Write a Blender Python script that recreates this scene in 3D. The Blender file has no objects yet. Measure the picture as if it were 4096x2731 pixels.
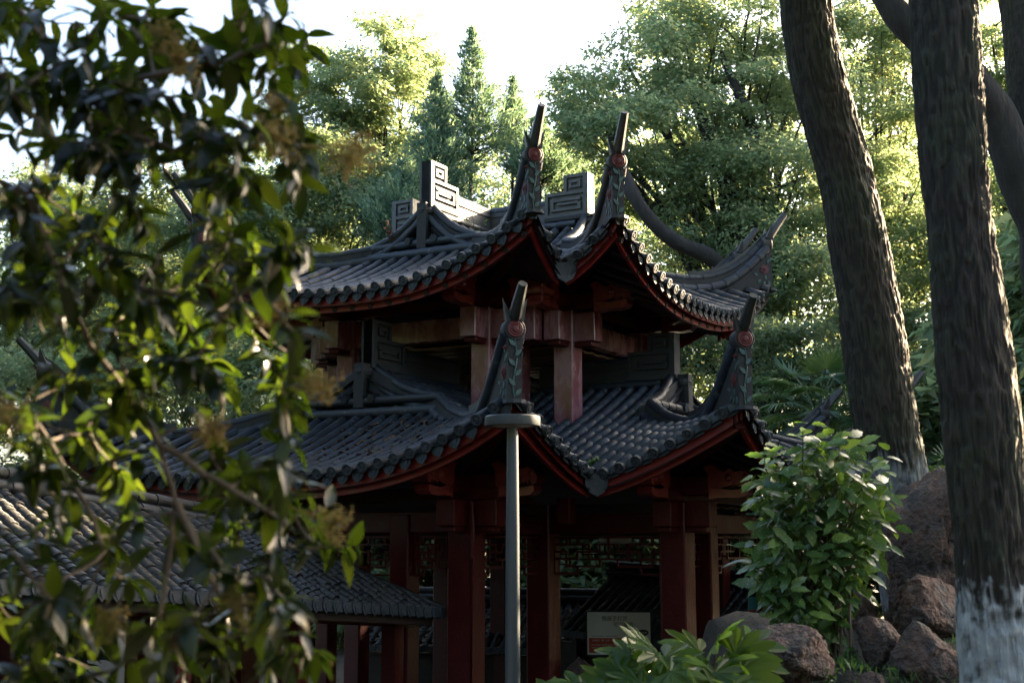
import bpy, math, random
import numpy as np
from mathutils import Matrix, Vector
random.seed(7); RNG = np.random.default_rng(7)
SC = bpy.context.scene
COL = SC.collection
# ------------------------------------------------------------------ camera, sky, sun, exposure
EYE = 2.8                                   # eye height above the pavilion floor (z = 0)
F_PX, PITCH, PW, PH = 5344.9, 0.149, 4096, 2731
cam = bpy.data.cameras.new('camera'); camo = bpy.data.objects.new('camera', cam); COL.objects.link(camo)
cam.sensor_width = 36.0; cam.lens = F_PX / PW * 36.0
cam.clip_start = 0.05; cam.clip_end = 2000
camo.location = (0, 0, EYE); camo.rotation_euler = (math.pi/2 + PITCH, 0, 0)
cam.dof.use_dof = True; cam.dof.focus_distance = 19.0; cam.dof.aperture_fstop = 3.2
SC.camera = camo
SUN_AZ, SUN_EL = math.radians(38), math.radians(21)      # azimuth from +x towards +y (behind, right)
SUN = Vector((math.cos(SUN_AZ)*math.cos(SUN_EL), math.sin(SUN_AZ)*math.cos(SUN_EL), math.sin(SUN_EL)))
world = bpy.data.worlds.new('World'); SC.world = world; world.use_nodes = True
wn = world.node_tree.nodes; wl = world.node_tree.links; wn.clear()
sky = wn.new('ShaderNodeTexSky'); sky.sky_type = 'NISHITA'; sky.sun_disc = False
sky.sun_elevation = SUN_EL; sky.sun_rotation = math.pi/2 - SUN_AZ
sky.air_density = 1.0; sky.dust_density = 4.0; sky.ozone_density = 1.0
bg = wn.new('ShaderNodeBackground'); bg.inputs[1].default_value = 0.06
wo = wn.new('ShaderNodeOutputWorld'); wl.new(sky.outputs[0], bg.inputs[0]); wl.new(bg.outputs[0], wo.inputs[0])
sl = bpy.data.lights.new('sun', 'SUN'); sl.energy = 5.0; sl.angle = math.radians(0.5); sl.color = (1.0, 0.76, 0.48)
so = bpy.data.objects.new('sun', sl); COL.objects.link(so); so.rotation_euler = SUN.to_track_quat('Z', 'Y').to_euler()
so.location = (20, 20, 30)
SC.view_settings.view_transform = 'Standard'; SC.view_settings.look = 'None'
SC.view_settings.gamma = 1.0; SC.view_settings.use_curve_mapping = False
SC.view_settings.exposure = 3.75
SC.render.engine = 'CYCLES'
SC.cycles.max_bounces = 6; SC.cycles.diffuse_bounces = 3; SC.cycles.glossy_bounces = 2
SC.cycles.transmission_bounces = 3; SC.cycles.transparent_max_bounces = 4
SC.cycles.caustics_reflective = False; SC.cycles.caustics_refractive = False
SC.cycles.use_denoising = True

CP, SP = math.cos(PITCH), math.sin(PITCH)
def at(px, py, y):
    """a pixel of the photograph at world depth y -> world point"""
    u = (px - PW/2)/F_PX; v = (PH/2 - py)/F_PX
    r = np.array([u, CP - v*SP, SP + v*CP]); r = r*(y/r[1]); r[2] += EYE
    return r
# ------------------------------------------------------------------ helpers
def tag(o, label=None, cat=None, group=None, kind=None):
    for k, v in (('label', label), ('category', cat), ('group', group), ('kind', kind)):
        if v: o[k] = v
    return o
def empty(name, loc=(0, 0, 0), rz=0):
    o = bpy.data.objects.new(name, None); COL.objects.link(o); o.location = loc; o.rotation_euler = (0, 0, rz)
    o.empty_display_size = 0.2
    return o
def put(name, me, parent=None, M=None):
    o = bpy.data.objects.new(name, me); COL.objects.link(o)
    if parent is not None: o.parent = parent
    if M is not None: o.matrix_basis = M
    return o
def mesh_np(name, V, faces, mat, smooth=False, uv=None):
    """V (n,3); faces: list of arrays with constant width (k,w)"""
    V = np.asarray(V, dtype=np.float32); me = bpy.data.meshes.new(name)
    me.vertices.add(len(V)); me.vertices.foreach_set('co', V.ravel())
    faces = [np.asarray(f, dtype=np.int32) for f in faces if len(f)]
    nl = sum(f.size for f in faces); nf = sum(len(f) for f in faces)
    me.loops.add(nl); me.polygons.add(nf)
    me.loops.foreach_set('vertex_index', np.concatenate([f.ravel() for f in faces]))
    tot = np.concatenate([np.full(len(f), f.shape[1], np.int32) for f in faces])
    st = np.zeros(nf, np.int32); st[1:] = np.cumsum(tot)[:-1]
    me.polygons.foreach_set('loop_start', st); me.polygons.foreach_set('loop_total', tot)
    if smooth: me.polygons.foreach_set('use_smooth', np.ones(nf, bool))
    me.materials.append(mat); me.update(calc_edges=True); me.validate()
    return me
class MB:
    """collects shapes of one mesh"""
    def __init__(s): s.v = []; s.f = []; s.n = 0
    def add(s, V, F):
        V = np.asarray(V, float).reshape(-1, 3); s.v.append(V); o = s.n
        for f in F: s.f.append([i + o for i in f])
        s.n += len(V); return s
    def box(s, c, d, M=None):
        c = np.array(c, float); d = np.array(d, float)/2
        V = np.array([[x, y, z] for x in (-1, 1) for y in (-1, 1) for z in (-1, 1)])*d + c
        if M is not None: V = V @ np.array(M)[:3, :3].T + np.array(M)[:3, 3]
        return s.add(V, [(0,1,3,2),(4,6,7,5),(0,4,5,1),(2,3,7,6),(0,2,6,4),(1,5,7,3)])
    def bar(s, p, q, w, h, up=(0, 0, 1)):
        p = np.array(p, float); q = np.array(q, float); d = q - p; L = np.linalg.norm(d); d = d/L
        x = np.cross(d, up); 
        if np.linalg.norm(x) < 1e-6: x = np.array([1., 0, 0])
        x = x/np.linalg.norm(x); z = np.cross(x, d); V = []
        for e in (p, q):
            for a, b in ((-1,-1),(1,-1),(1,1),(-1,1)): V.append(e + x*a*w/2 + z*b*h/2)
        return s.add(V, [(3,2,1,0),(4,5,6,7),(0,1,5,4),(1,2,6,5),(2,3,7,6),(3,0,4,7)])
    def tube(s, P, R, n=8, up=(0, 0, 1), cap=True, ph=0.0):
        P = np.asarray(P, float); m = len(P); R = np.broadcast_to(np.asarray(R, float), (m,))
        T = np.gradient(P, axis=0); T /= np.linalg.norm(T, axis=1)[:, None] + 1e-12
        up = np.array(up, float); X = np.cross(T, up); l = np.linalg.norm(X, axis=1)
        X[l < 1e-3] = np.cross(T[l < 1e-3], (1., .3, 0)); X /= np.linalg.norm(X, axis=1)[:, None]
        Z = np.cross(X, T); a = np.arange(n)*2*np.pi/n + ph
        V = P[:, None] + R[:, None, None]*(X[:, None]*np.cos(a)[None, :, None] + Z[:, None]*np.sin(a)[None, :, None])
        F = [(i*n + j, i*n + (j+1) % n, (i+1)*n + (j+1) % n, (i+1)*n + j) for i in range(m-1) for j in range(n)]
        if cap: F += [tuple(range(n))[::-1], tuple((m-1)*n + j for j in range(n))]
        return s.add(V, F)
    def roll(s, P, r, seg=.26, n=10, taper=.88):
        """a row of overlapping round tiles along a path"""
        P = np.asarray(P, float); d = np.r_[0, np.cumsum(np.linalg.norm(np.diff(P, axis=0), axis=1))]
        k = max(1, int(round(d[-1]/seg)))
        g = lambda t: np.array([np.interp(t, d, P[:, i]) for i in range(3)])
        for i in range(k):
            t0, t1 = d[-1]*i/k, d[-1]*(i+1)/k
            mid = g((t0+t1)/2); j = 1 + .05*math.sin(i*7.3+P[0, 0]*9)
            s.tube([g(t0), mid, g(t1 + .015 if i < k-1 else t1)], [r*j, r*(j+taper)/2, r*taper], n)
        return s
    def prism(s, poly, M, t):
        """polygon (u,v) in the XY plane of matrix M, thickness t along its Z (centred)"""
        M = np.array(M); n = len(poly); V = []
        for z in (-t/2, t/2):
            for u, v in poly: V.append(M[:3, :3] @ np.array([u, v, z]) + M[:3, 3])
        F = [tuple(range(n))[::-1], tuple(range(n, 2*n))] + [(i, (i+1) % n, n+(i+1) % n, n+i) for i in range(n)]
        return s.add(V, F)
    def lathe(s, prof, n=16, M=None):
        a = np.arange(n)*2*np.pi/n; V = []
        for r, z in prof:
            for t in a: V.append((r*math.cos(t), r*math.sin(t), z))
        V = np.array(V)
        if M is not None: M = np.array(M); V = V @ M[:3, :3].T + M[:3, 3]
        m = len(prof)
        F = [(i*n+j, i*n+(j+1) % n, (i+1)*n+(j+1) % n, (i+1)*n+j) for i in range(m-1) for j in range(n)]
        F += [tuple(range(n))[::-1], tuple((m-1)*n + j for j in range(n))]
        return s.add(V, F)
    def mesh(s, name, mat, smooth=False):
        me = bpy.data.meshes.new(name); V = np.concatenate(s.v)
        me.from_pydata(V.tolist(), [], s.f); me.materials.append(mat)
        if smooth:
            me.polygons.foreach_set('use_smooth', np.ones(len(me.polygons), bool))
            try: me.set_sharp_from_angle(angle=math.radians(40))
            except Exception: pass
        me.update(); return me
    def build(s, name, mat, parent=None, M=None, smooth=False):
        return put(name, s.mesh(name, mat, smooth), parent, M)
def bevel(o, w, seg=2):
    m = o.modifiers.new('bevel', 'BEVEL'); m.width = w; m.segments = seg; m.limit_method = 'ANGLE'
    return o
def frame(o, x, y, z):
    """4x4 from origin and axes"""
    M = np.eye(4); M[:3, 0] = x; M[:3, 1] = y; M[:3, 2] = z; M[:3, 3] = o; return M
def unit(v): v = np.asarray(v, float); return v/(np.linalg.norm(v) + 1e-12)
def hash3(i, j, k): 
    h = (i*374761393 + j*668265263 + k*2147483647) & 0xffffffff
    h = ((h ^ (h >> 13))*1274126177) & 0xffffffff
    return ((h ^ (h >> 16)) & 0xffff)/65535.0
def noise3(P):
    P = np.asarray(P, float); I = np.floor(P).astype(np.int64); f = P - I; f = f*f*(3-2*f); r = 0
    for a in (0, 1):
        for b in (0, 1):
            for c in (0, 1):
                w = (f[..., 0] if a else 1-f[..., 0])*(f[..., 1] if b else 1-f[..., 1])*(f[..., 2] if c else 1-f[..., 2])
                r = r + w*hash3(I[..., 0]+a, I[..., 1]+b, I[..., 2]+c)
    return r
def fbm(P, o=4):
    r = 0; a = .5
    for i in range(o): r = r + a*noise3(np.asarray(P)*2**i + 17.3*i); a *= .5
    return r
# ------------------------------------------------------------------ materials
def node_mat(name):
    m = bpy.data.materials.new(name); m.use_nodes = True; nt = m.node_tree
    return m, nt, nt.nodes, nt.links, nt.nodes['Principled BSDF']
def ramp(N, L, src, stops):
    r = N.new('ShaderNodeValToRGB'); L.new(src, r.inputs[0]); e = r.color_ramp.elements
    while len(e) < len(stops): e.new(.5)
    for i, (p, c) in enumerate(stops): e[i].position = p; e[i].color = (*c, 1) if len(c) == 3 else c
    return r.outputs[0]
def pmat(name, cols, scale=3.0, rough=.6, rough2=None, bump=.3, bscale=25., dist=.02, coat=0., ior=1.5, stretch=(1, 1, 1), var=0., detail=5, spots=None):
    """cols: list of (pos, rgb) over noise in world space; var: per-object brightness variation"""
    m, nt, N, L, B = node_mat(name)
    g = N.new('ShaderNodeNewGeometry'); mp = N.new('ShaderNodeMapping'); mp.inputs['Scale'].default_value = stretch
    L.new(g.outputs['Position'], mp.inputs[0])
    n = N.new('ShaderNodeTexNoise'); n.inputs['Scale'].default_value = scale; n.inputs['Detail'].default_value = detail; n.inputs['Roughness'].default_value = .62
    L.new(mp.outputs[0], n.inputs[0]); c = ramp(N, L, n.outputs[0], cols)
    if spots:
        sc, th, col = spots; v = N.new('ShaderNodeTexNoise'); v.inputs['Scale'].default_value = sc; v.inputs['Detail'].default_value = 3
        L.new(g.outputs['Position'], v.inputs[0]); f = ramp(N, L, v.outputs[0], [(th, (0, 0, 0)), (th+.06, (1, 1, 1))])
        mx = N.new('ShaderNodeMix'); mx.data_type = 'RGBA'; L.new(f, mx.inputs[0]); L.new(c, mx.inputs[6]); mx.inputs[7].default_value = (*col, 1); c = mx.outputs[2]
    if var:
        oi = N.new('ShaderNodeObjectInfo'); mr = N.new('ShaderNodeMapRange'); mr.inputs[3].default_value = 1-var; mr.inputs[4].default_value = 1+var
        L.new(oi.outputs['Random'], mr.inputs[0]); hs = N.new('ShaderNodeHueSaturation'); L.new(mr.outputs[0], hs.inputs['Value']); L.new(c, hs.inputs['Color']); c = hs.outputs[0]
    L.new(c, B.inputs['Base Color']); B.inputs['Roughness'].default_value = rough
    if rough2 is not None:
        mr = N.new('ShaderNodeMapRange'); mr.inputs[3].default_value = rough; mr.inputs[4].default_value = rough2; mr.inputs[1].default_value = .3; mr.inputs[2].default_value = .7
        L.new(n.outputs[0], mr.inputs[0]); L.new(mr.outputs[0], B.inputs['Roughness'])
    B.inputs['IOR'].default_value = ior; B.inputs['Coat Weight'].default_value = coat; B.inputs['Coat Roughness'].default_value = .12
    if bump:
        b = N.new('ShaderNodeTexNoise'); b.inputs['Scale'].default_value = bscale; b.inputs['Detail'].default_value = 4; L.new(mp.outputs[0], b.inputs[0])
        bp = N.new('ShaderNodeBump'); bp.inputs['Strength'].default_value = bump; bp.inputs['Distance'].default_value = dist
        L.new(b.outputs[0], bp.inputs['Height']); L.new(bp.outputs[0], B.inputs['Normal'])
    return m
def leaf_mat(name, cols, trans, tw=.45, rough=.45, spec=.4, island=True, spots=None, coat=0.):
    """leaf: principled front + translucent back light, colour varies leaf by leaf"""
    m, nt, N, L, B = node_mat(name); out = N['Material Output']
    if island:
        g = N.new('ShaderNodeNewGeometry'); src = g.outputs['Random Per Island']
    else:
        oi = N.new('ShaderNodeObjectInfo'); src = oi.outputs['Random']
    c = ramp(N, L, src, cols); t = ramp(N, L, src, trans)
    if spots:
        g2 = N.new('ShaderNodeNewGeometry'); v = N.new('ShaderNodeTexNoise'); v.inputs['Scale'].default_value = spots[0]; v.inputs['Detail'].default_value = 1.5
        L.new(g2.outputs['Position'], v.inputs[0]); f = ramp(N, L, v.outputs[0], [(spots[1], (0, 0, 0)), (spots[1]+.05, (1, 1, 1))])
        mx = N.new('ShaderNodeMix'); mx.data_type = 'RGBA'; L.new(f, mx.inputs[0]); L.new(c, mx.inputs[6]); mx.inputs[7].default_value = (*spots[2], 1); c = mx.outputs[2]
    L.new(c, B.inputs['Base Color']); B.inputs['Roughness'].default_value = rough; B.inputs['Specular IOR Level'].default_value = spec
    B.inputs['Coat Weight'].default_value = coat; B.inputs['Coat Roughness'].default_value = .2
    T = N.new('ShaderNodeBsdfTranslucent'); L.new(t, T.inputs[0])
    mx = N.new('ShaderNodeMixShader'); mx.inputs[0].default_value = tw
    L.new(B.outputs[0], mx.inputs[1]); L.new(T.outputs[0], mx.inputs[2]); L.new(mx.outputs[0], out.inputs[0])
    return m
M_TILE = pmat('grey_roof_tile', [(.25, (0.004519, 0.007068, 0.01235)), (.5, (0.009035, 0.01453, 0.0247)), (.75, (0.01808, 0.0271, 0.04403))], 6, .44, .7, .35, 40, .01, var=.4, spots=(9, .62, (0.03615, 0.04517, 0.05369)))
M_BED = pmat('dark_tile_bed', [(.3, (0.002867, 0.003629, 0.004256)), (.6, (0.007168, 0.008464, 0.00936)), (.8, (0.01613, 0.01613, 0.01362))], 12, .8, None, .6, 45, .03)
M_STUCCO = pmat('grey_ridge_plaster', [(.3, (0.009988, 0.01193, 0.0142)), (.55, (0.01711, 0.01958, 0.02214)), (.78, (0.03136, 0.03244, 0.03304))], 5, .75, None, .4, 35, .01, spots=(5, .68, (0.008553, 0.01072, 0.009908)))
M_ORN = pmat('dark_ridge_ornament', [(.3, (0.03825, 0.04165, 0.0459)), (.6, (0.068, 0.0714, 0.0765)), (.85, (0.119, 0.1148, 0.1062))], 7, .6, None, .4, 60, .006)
M_ROD = pmat('dark_horn_tile', [(.3, (0.0096, 0.0112, 0.0128)), (.7, (0.0256, 0.0288, 0.032))], 7, .5, None, .4, 60, .006)
M_END = pmat('eave_tile_end', [(.3, (0.01331, 0.01829, 0.02461)), (.55, (0.02661, 0.03568, 0.04593)), (.8, (0.04944, 0.06177, 0.07385))], 22, .6, None, .7, 120, .012, var=.2)
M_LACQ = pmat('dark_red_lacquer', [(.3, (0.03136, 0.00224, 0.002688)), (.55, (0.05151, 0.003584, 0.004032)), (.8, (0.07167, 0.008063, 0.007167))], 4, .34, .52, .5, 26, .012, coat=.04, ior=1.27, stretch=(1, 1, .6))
M_LACQ_UP = pmat('sky_sheen_red_lacquer', [(.25, (.085, .014, .015)), (.45, (.16, .05, .062)), (.7, (.27, .145, .185))], 3.2, .16, .36, .5, 22, .012, coat=.25, ior=1.5, stretch=(1, 1, .45), spots=(7, .70, (.085, .016, .016)))  # pale pink tones put the sky's sheen into the base colour
M_FASCIA = pmat('red_eave_board', [(.3, (0.1224, 0.005508, 0.005508)), (.6, (0.1774, 0.008568, 0.007344)), (.85, (0.202, 0.02142, 0.0153))], 5, .4, .6, .2, 30, .005)
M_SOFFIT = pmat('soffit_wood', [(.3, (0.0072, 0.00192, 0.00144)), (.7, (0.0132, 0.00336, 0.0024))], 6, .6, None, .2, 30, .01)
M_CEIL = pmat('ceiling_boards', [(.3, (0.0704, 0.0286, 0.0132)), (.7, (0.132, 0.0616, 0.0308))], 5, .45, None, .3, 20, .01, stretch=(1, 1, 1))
M_DRAGON = pmat('carved_red_dragon', [(.3, (0.13, 0.01445, 0.01445)), (.7, (0.2456, 0.03613, 0.0289))], 9, .25, .45, .4, 50, .008, coat=.5)
M_MEDAL = pmat('red_medallion', [(.3, (0.06, 0.008, 0.0096)), (.7, (0.112, 0.016, 0.0168))], 14, .6, None, .4, 60, .006)
M_TEAL = pmat('teal_painted_leaf', [(.3, (0.032, 0.068, 0.068)), (.7, (0.064, 0.12, 0.12))], 18, .65, None, .3, 60, .004)
M_ROSE = pmat('faded_pink_flower', [(.3, (0.072, 0.016, 0.0208)), (.7, (0.136, 0.04, 0.044))], 18, .65, None, .3, 60, .004)
M_PAVE = pmat('stone_platform', [(.3, (0.05, 0.05, 0.0475)), (.7, (0.1, 0.0975, 0.09))], 3, .7, None, .3, 20, .01)
M_LAMP = pmat('grey_lamp_metal', [(.3, (0.04365, 0.05611, 0.06702)), (.7, (0.05145, 0.06545, 0.0779))], 4, .38, None, .05, 60, .002)
M_LENS = pmat('lamp_diffuser', [(.3, (.5, .52, .54)), (.7, (.6, .62, .64))], 4, .35, None, 0)
M_SMALL = pmat('small_grey_tile', [(.25, (0.00272, 0.00306, 0.0034)), (.5, (0.0068, 0.007308, 0.007987)), (.78, (0.017, 0.017, 0.017))], 11, .42, .7, .5, 50, .01, var=.3)
M_EARTH = pmat('dark_earth', [(.3, (0.0126, 0.0098, 0.007)), (.6, (0.028, 0.0224, 0.0154)), (.8, (0.042, 0.035, 0.021))], 4, .95, None, .8, 18, .05)
M_ROCK = pmat('red_brown_rock', [(.25, (.025, .022, .022)), (.42, (.07, .056, .053)), (.55, (.13, .075, .06)), (.68, (.095, .087, .085)), (.82, (.19, .18, .175))], 3.6, .9, None, 1.0, 26, .08, detail=10, spots=(17, .66, (.014, .012, .012)))
M_LEAFLIT = pmat('dry_leaf', [(.3, (0.05, 0.0275, 0.015)), (.6, (0.1, 0.065, 0.04)), (.8, (0.16, 0.13, 0.1))], 30, .8, None, 0)
M_TWIG = pmat('twig_bark', [(.3, (.03, .022, .015)), (.7, (.09, .065, .045))], 30, .75, None, .3, 60, .003)
M_BARK_FAR = pmat('far_bark', [(.3, (0.00935, 0.007947, 0.006545)), (.7, (0.02805, 0.02337, 0.01963))], 5, .9, None, .6, 14, .05, stretch=(1, 1, .3))
G = lambda *a: [(p, c) for p, c in a]
M_LF_CAMPHOR = leaf_mat('camphor_leaf', G((0, (.09, .14, .08)), (.5, (.125, .175, .095)), (.9, (.15, .195, .10)), (1, (.185, .20, .095))), G((0, (.23, .35, .16)), (.6, (.36, .46, .21)), (1, (.54, .54, .22))), .54, .5, .4)
M_LF_DEEP = leaf_mat('deep_green_leaf', G((0, (.065, .11, .06)), (.6, (.095, .14, .075)), (1, (.125, .17, .08))), G((0, (.18, .26, .12)), (.6, (.27, .35, .15)), (1, (.42, .46, .17))), .5, .45, .45)
M_LF_CON = leaf_mat('juniper_needle', G((0, (0.0726, 0.1307, 0.09438)), (.6, (0.1089, 0.1816, 0.1235)), (1, (0.1452, 0.2178, 0.1307))), G((0, (0.1452, 0.2468, 0.1307)), (1, (0.2614, 0.3775, 0.1742))), .38, .6, .3)
M_LF_PALM = leaf_mat('palm_leaf', G((0, (0.0315, 0.07875, 0.03675)), (1, (0.0735, 0.1365, 0.063))), G((0, (0.084, 0.189, 0.042)), (1, (0.21, 0.315, 0.084))), .3, .35, .5)
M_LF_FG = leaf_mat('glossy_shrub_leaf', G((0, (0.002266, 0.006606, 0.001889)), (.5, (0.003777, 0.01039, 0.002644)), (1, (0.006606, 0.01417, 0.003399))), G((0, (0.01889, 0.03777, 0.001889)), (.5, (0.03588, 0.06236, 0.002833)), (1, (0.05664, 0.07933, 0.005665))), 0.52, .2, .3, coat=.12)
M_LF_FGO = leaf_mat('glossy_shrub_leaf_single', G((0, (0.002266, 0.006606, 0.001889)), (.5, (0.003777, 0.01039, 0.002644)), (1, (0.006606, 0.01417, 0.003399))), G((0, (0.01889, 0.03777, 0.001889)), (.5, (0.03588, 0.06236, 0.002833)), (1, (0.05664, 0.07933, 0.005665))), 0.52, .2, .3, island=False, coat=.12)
AU = dict(spots=(75, .63, (.32, .36, .08)))
M_LF_AUC = leaf_mat('spotted_laurel_leaf', G((0, (0.02777, 0.06742, 0.0238)), (.7, (0.05155, 0.1111, 0.03173)), (1, (0.1031, 0.1745, 0.03966))), G((0, (0.06346, 0.1586, 0.0238)), (1, (0.1984, 0.3173, 0.03966))), .3, .3, .5, **AU)
M_LF_AUCO = leaf_mat('spotted_laurel_leaf_single', G((0, (0.02777, 0.06742, 0.0238)), (.7, (0.05155, 0.1111, 0.03173)), (1, (0.1031, 0.1745, 0.03966))), G((0, (0.06346, 0.1586, 0.0238)), (1, (0.1984, 0.3173, 0.03966))), .3, .3, .5, island=False, **AU)
M_LF_FAT = leaf_mat('fatsia_leaf', G((0, (0.02975, 0.07139, 0.0119)), (1, (0.05949, 0.113, 0.01785))), G((0, (0.1308, 0.2498, 0.01785)), (1, (0.2262, 0.3331, 0.02975))), .62, .3, .5, island=False)
M_BUD = leaf_mat('yellow_flower_bud', G((0, (0.1736, 0.1562, 0.0434)), (.6, (0.2257, 0.1823, 0.05208)), (1, (0.243, 0.1476, 0.0434))), G((0, (0.2951, 0.243, 0.06076)), (1, (0.3646, 0.2344, 0.06076))), .4, .6, .3)
def bark_mat(name, zwash, wash=1.):
    m, nt, N, L, B = node_mat(name); g = N.new('ShaderNodeNewGeometry')
    at_ = N.new('ShaderNodeAttribute'); at_.attribute_name = 'furrow'
    n = N.new('ShaderNodeTexNoise'); n.inputs['Scale'].default_value = 3.; n.inputs['Detail'].default_value = 6; L.new(g.outputs[0], n.inputs[0])
    c1 = ramp(N, L, at_.outputs['Fac'], [(.0, (.009, .007, .005)), (.4, (.017, .0135, .0105)), (.85, (.029, .023, .0185)), (1, (.05, .042, .036))])
    moss = ramp(N, L, n.outputs[0], [(.42, (0, 0, 0)), (.62, (1, 1, 1))])
    mm = N.new('ShaderNodeMix'); mm.data_type = 'RGBA'; L.new(moss, mm.inputs[0]); L.new(c1, mm.inputs[6])
    c2 = ramp(N, L, at_.outputs['Fac'], [(.1, (.008, .010, .005)), (.9, (.030, .036, .020))]); L.new(c2, mm.inputs[7])
    n2 = N.new('ShaderNodeTexNoise'); n2.inputs['Scale'].default_value = 9.; n2.inputs['Detail'].default_value = 6; L.new(g.outputs[0], n2.inputs[0])
    sx = N.new('ShaderNodeSeparateXYZ'); L.new(g.outputs[0], sx.inputs[0])
    ad = N.new('ShaderNodeMath'); ad.operation = 'MULTIPLY_ADD'; L.new(n2.outputs[0], ad.inputs[0]); ad.inputs[1].default_value = -.5; L.new(sx.outputs[2], ad.inputs[2])
    a2 = N.new('ShaderNodeMath'); a2.operation = 'MULTIPLY_ADD'; L.new(at_.outputs['Fac'], a2.inputs[0]); a2.inputs[1].default_value = -.22; L.new(ad.outputs[0], a2.inputs[2])
    mr = N.new('ShaderNodeMapRange'); mr.inputs[1].default_value = zwash-.46; mr.inputs[2].default_value = zwash-.28; mr.inputs[3].default_value = 1; mr.inputs[4].default_value = 0
    L.new(a2.outputs[0], mr.inputs[0])
    wc = ramp(N, L, n2.outputs[0], [(.30, (.05*wash, .055*wash, .055*wash)), (.45, (.25*wash, .27*wash, .285*wash)), (.65, (.38*wash, .41*wash, .43*wash))])
    mw = N.new('ShaderNodeMix'); mw.data_type = 'RGBA'; L.new(mr.outputs[0], mw.inputs[0]); L.new(mm.outputs[2], mw.inputs[6]); L.new(wc, mw.inputs[7])
    L.new(mw.outputs[2], B.inputs['Base Color']); B.inputs['Roughness'].default_value = .85
    b = N.new('ShaderNodeTexNoise'); b.inputs['Scale'].default_value = 70; b.inputs['Detail'].default_value = 5
    mp = N.new('ShaderNodeMapping'); mp.inputs['Scale'].default_value = (1, 1, .14); L.new(g.outputs[0], mp.inputs[0]); L.new(mp.outputs[0], b.inputs[0])
    bp = N.new('ShaderNodeBump'); bp.inputs['Strength'].default_value = 1.0; bp.inputs['Distance'].default_value = .02; L.new(b.outputs[0], bp.inputs['Height']); L.new(bp.outputs[0], B.inputs['Normal'])
    return m
# ------------------------------------------------------------------ ground
def sstep(a, b, x): t = np.clip((np.asarray(x, float)-a)/(b-a), 0, 1); return t*t*(3-2*t)
def ground_h(x, y):
    x = np.asarray(x, float); y = np.asarray(y, float)
    h = 1.2*(1 - sstep(11.0, 14.5, y - .25*x))
    m = sstep(8.3, 9.2, y)*(1-sstep(13.5, 17., y))*sstep(1.75, 2.3, x + .05*(y-9))*(1-sstep(7., 11., x))
    h = h*(1-m) + m*(2.05 + .12*np.sin(x*3.1+y) )
    h = h + .10*(fbm(np.stack([x*.9, y*.9, x*0], -1), 3)-.45)*(1-sstep(14, 17, y))
    return h
gx = np.unique(np.r_[np.linspace(-200, -12, 20), np.linspace(-12, 14, 105), np.linspace(14, 220, 20)])
gy = np.unique(np.r_[np.linspace(-60, 0, 10), np.linspace(0, 18, 75), np.linspace(18, 300, 30)])
GX, GY = np.meshgrid(gx, gy, indexing='ij'); n0, n1 = GX.shape
V = np.stack([GX, GY, ground_h(GX, GY) - .03], -1).reshape(-1, 3)
I = np.arange(n0*n1).reshape(n0, n1); Fq = np.stack([I[:-1, :-1], I[1:, :-1], I[1:, 1:], I[:-1, 1:]], -1).reshape(-1, 4)
tag(put('ground', mesh_np('ground', V, [Fq], M_EARTH, True)), kind='structure')
# ------------------------------------------------------------------ pavilion
TH, PX, PY = .525, -.393, 22.28
PAV = empty('pavilion', (PX, PY, 0), -TH)
tag(PAV, 'two-storey cross-plan pavilion with dark red columns and grey upturned tiled eaves', 'pavilion')
def L3(a, b, z): return np.array([b, -a, z + EYE])          # arm A frame: a outwards, b sideways, z from eye level
def RK(k): return Matrix.Rotation(k*math.pi/2, 4, 'Z')
RKN = [np.array(RK(k)) for k in range(4)]
UPR = dict(a0=2.0, b0=1.0, a1=3.9, b1=3.06, zc=4.40, ze=3.54, lift=.88, q=2.5, g0=.25, zr=5.12, ra=1.83, sp=.24, seg=.29,
           hz=[(0, 4.66), (.6, 4.52), (1.2, 4.47), (1.6, 4.51), (1.95, 4.63), (2.2, 4.78), (2.45, 4.97), (2.65, 5.16), (2.8, 5.33), (3.0, 5.56), (3.13, 5.73)],
           orn=(1.15, 1.95, 5.29, 5.99), rin=0.0, rtop=5.58)
LOR = dict(a0=3.57, b0=1.36, a1=5.97, b1=3.95, zc=1.74, ze=.77, lift=.88, q=3.0, g0=.03, zr=2.40, ra=3.30, sp=.23, seg=.30,
           hz=[(0, 2.01), (.7, 1.76), (1.5, 1.60), (1.9, 1.60), (2.25, 1.69), (2.6, 1.86), (2.9, 2.07), (3.15, 2.27), (3.4, 2.48), (3.55, 2.62), (3.7, 2.76), (3.84, 2.89)],
           orn=(2.62, 3.42, 2.56, 3.22), rin=1.0, rtop=2.84)
def rbase(P, t): return P['zc'] + (P['ze']-P['zc'])*(t + .38*t*(1-t))
def zfront(P, a, b):
    t = np.clip((a-P['a0'])/(P['a1']-P['a0']), 0, 1); bh = P['b0'] + (P['b1']-P['b0'])*t
    return rbase(P, t) + P['lift']*t**1.3*np.minimum(1, np.abs(b)/bh)**P['q']
def zside(P, a, b):
    b = np.abs(b); t = (b-P['b0'])/(P['b1']-P['b0']); tp = np.clip(t, 0, 1); ah = P['a0'] + (P['a1']-P['a0'])*tp
    s = np.clip((a-b)/np.maximum(ah-b, .02), 0, 1)
    top = P['zr'] + (P['zc']-P['zr'])*np.clip(b/P['b0'], 0, 1)**.93
    return np.where(t < 0, top, rbase(P, tp) + P['lift']*tp**1.3*(P['g0'] + (1-P['g0'])*s**1.35))
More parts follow.
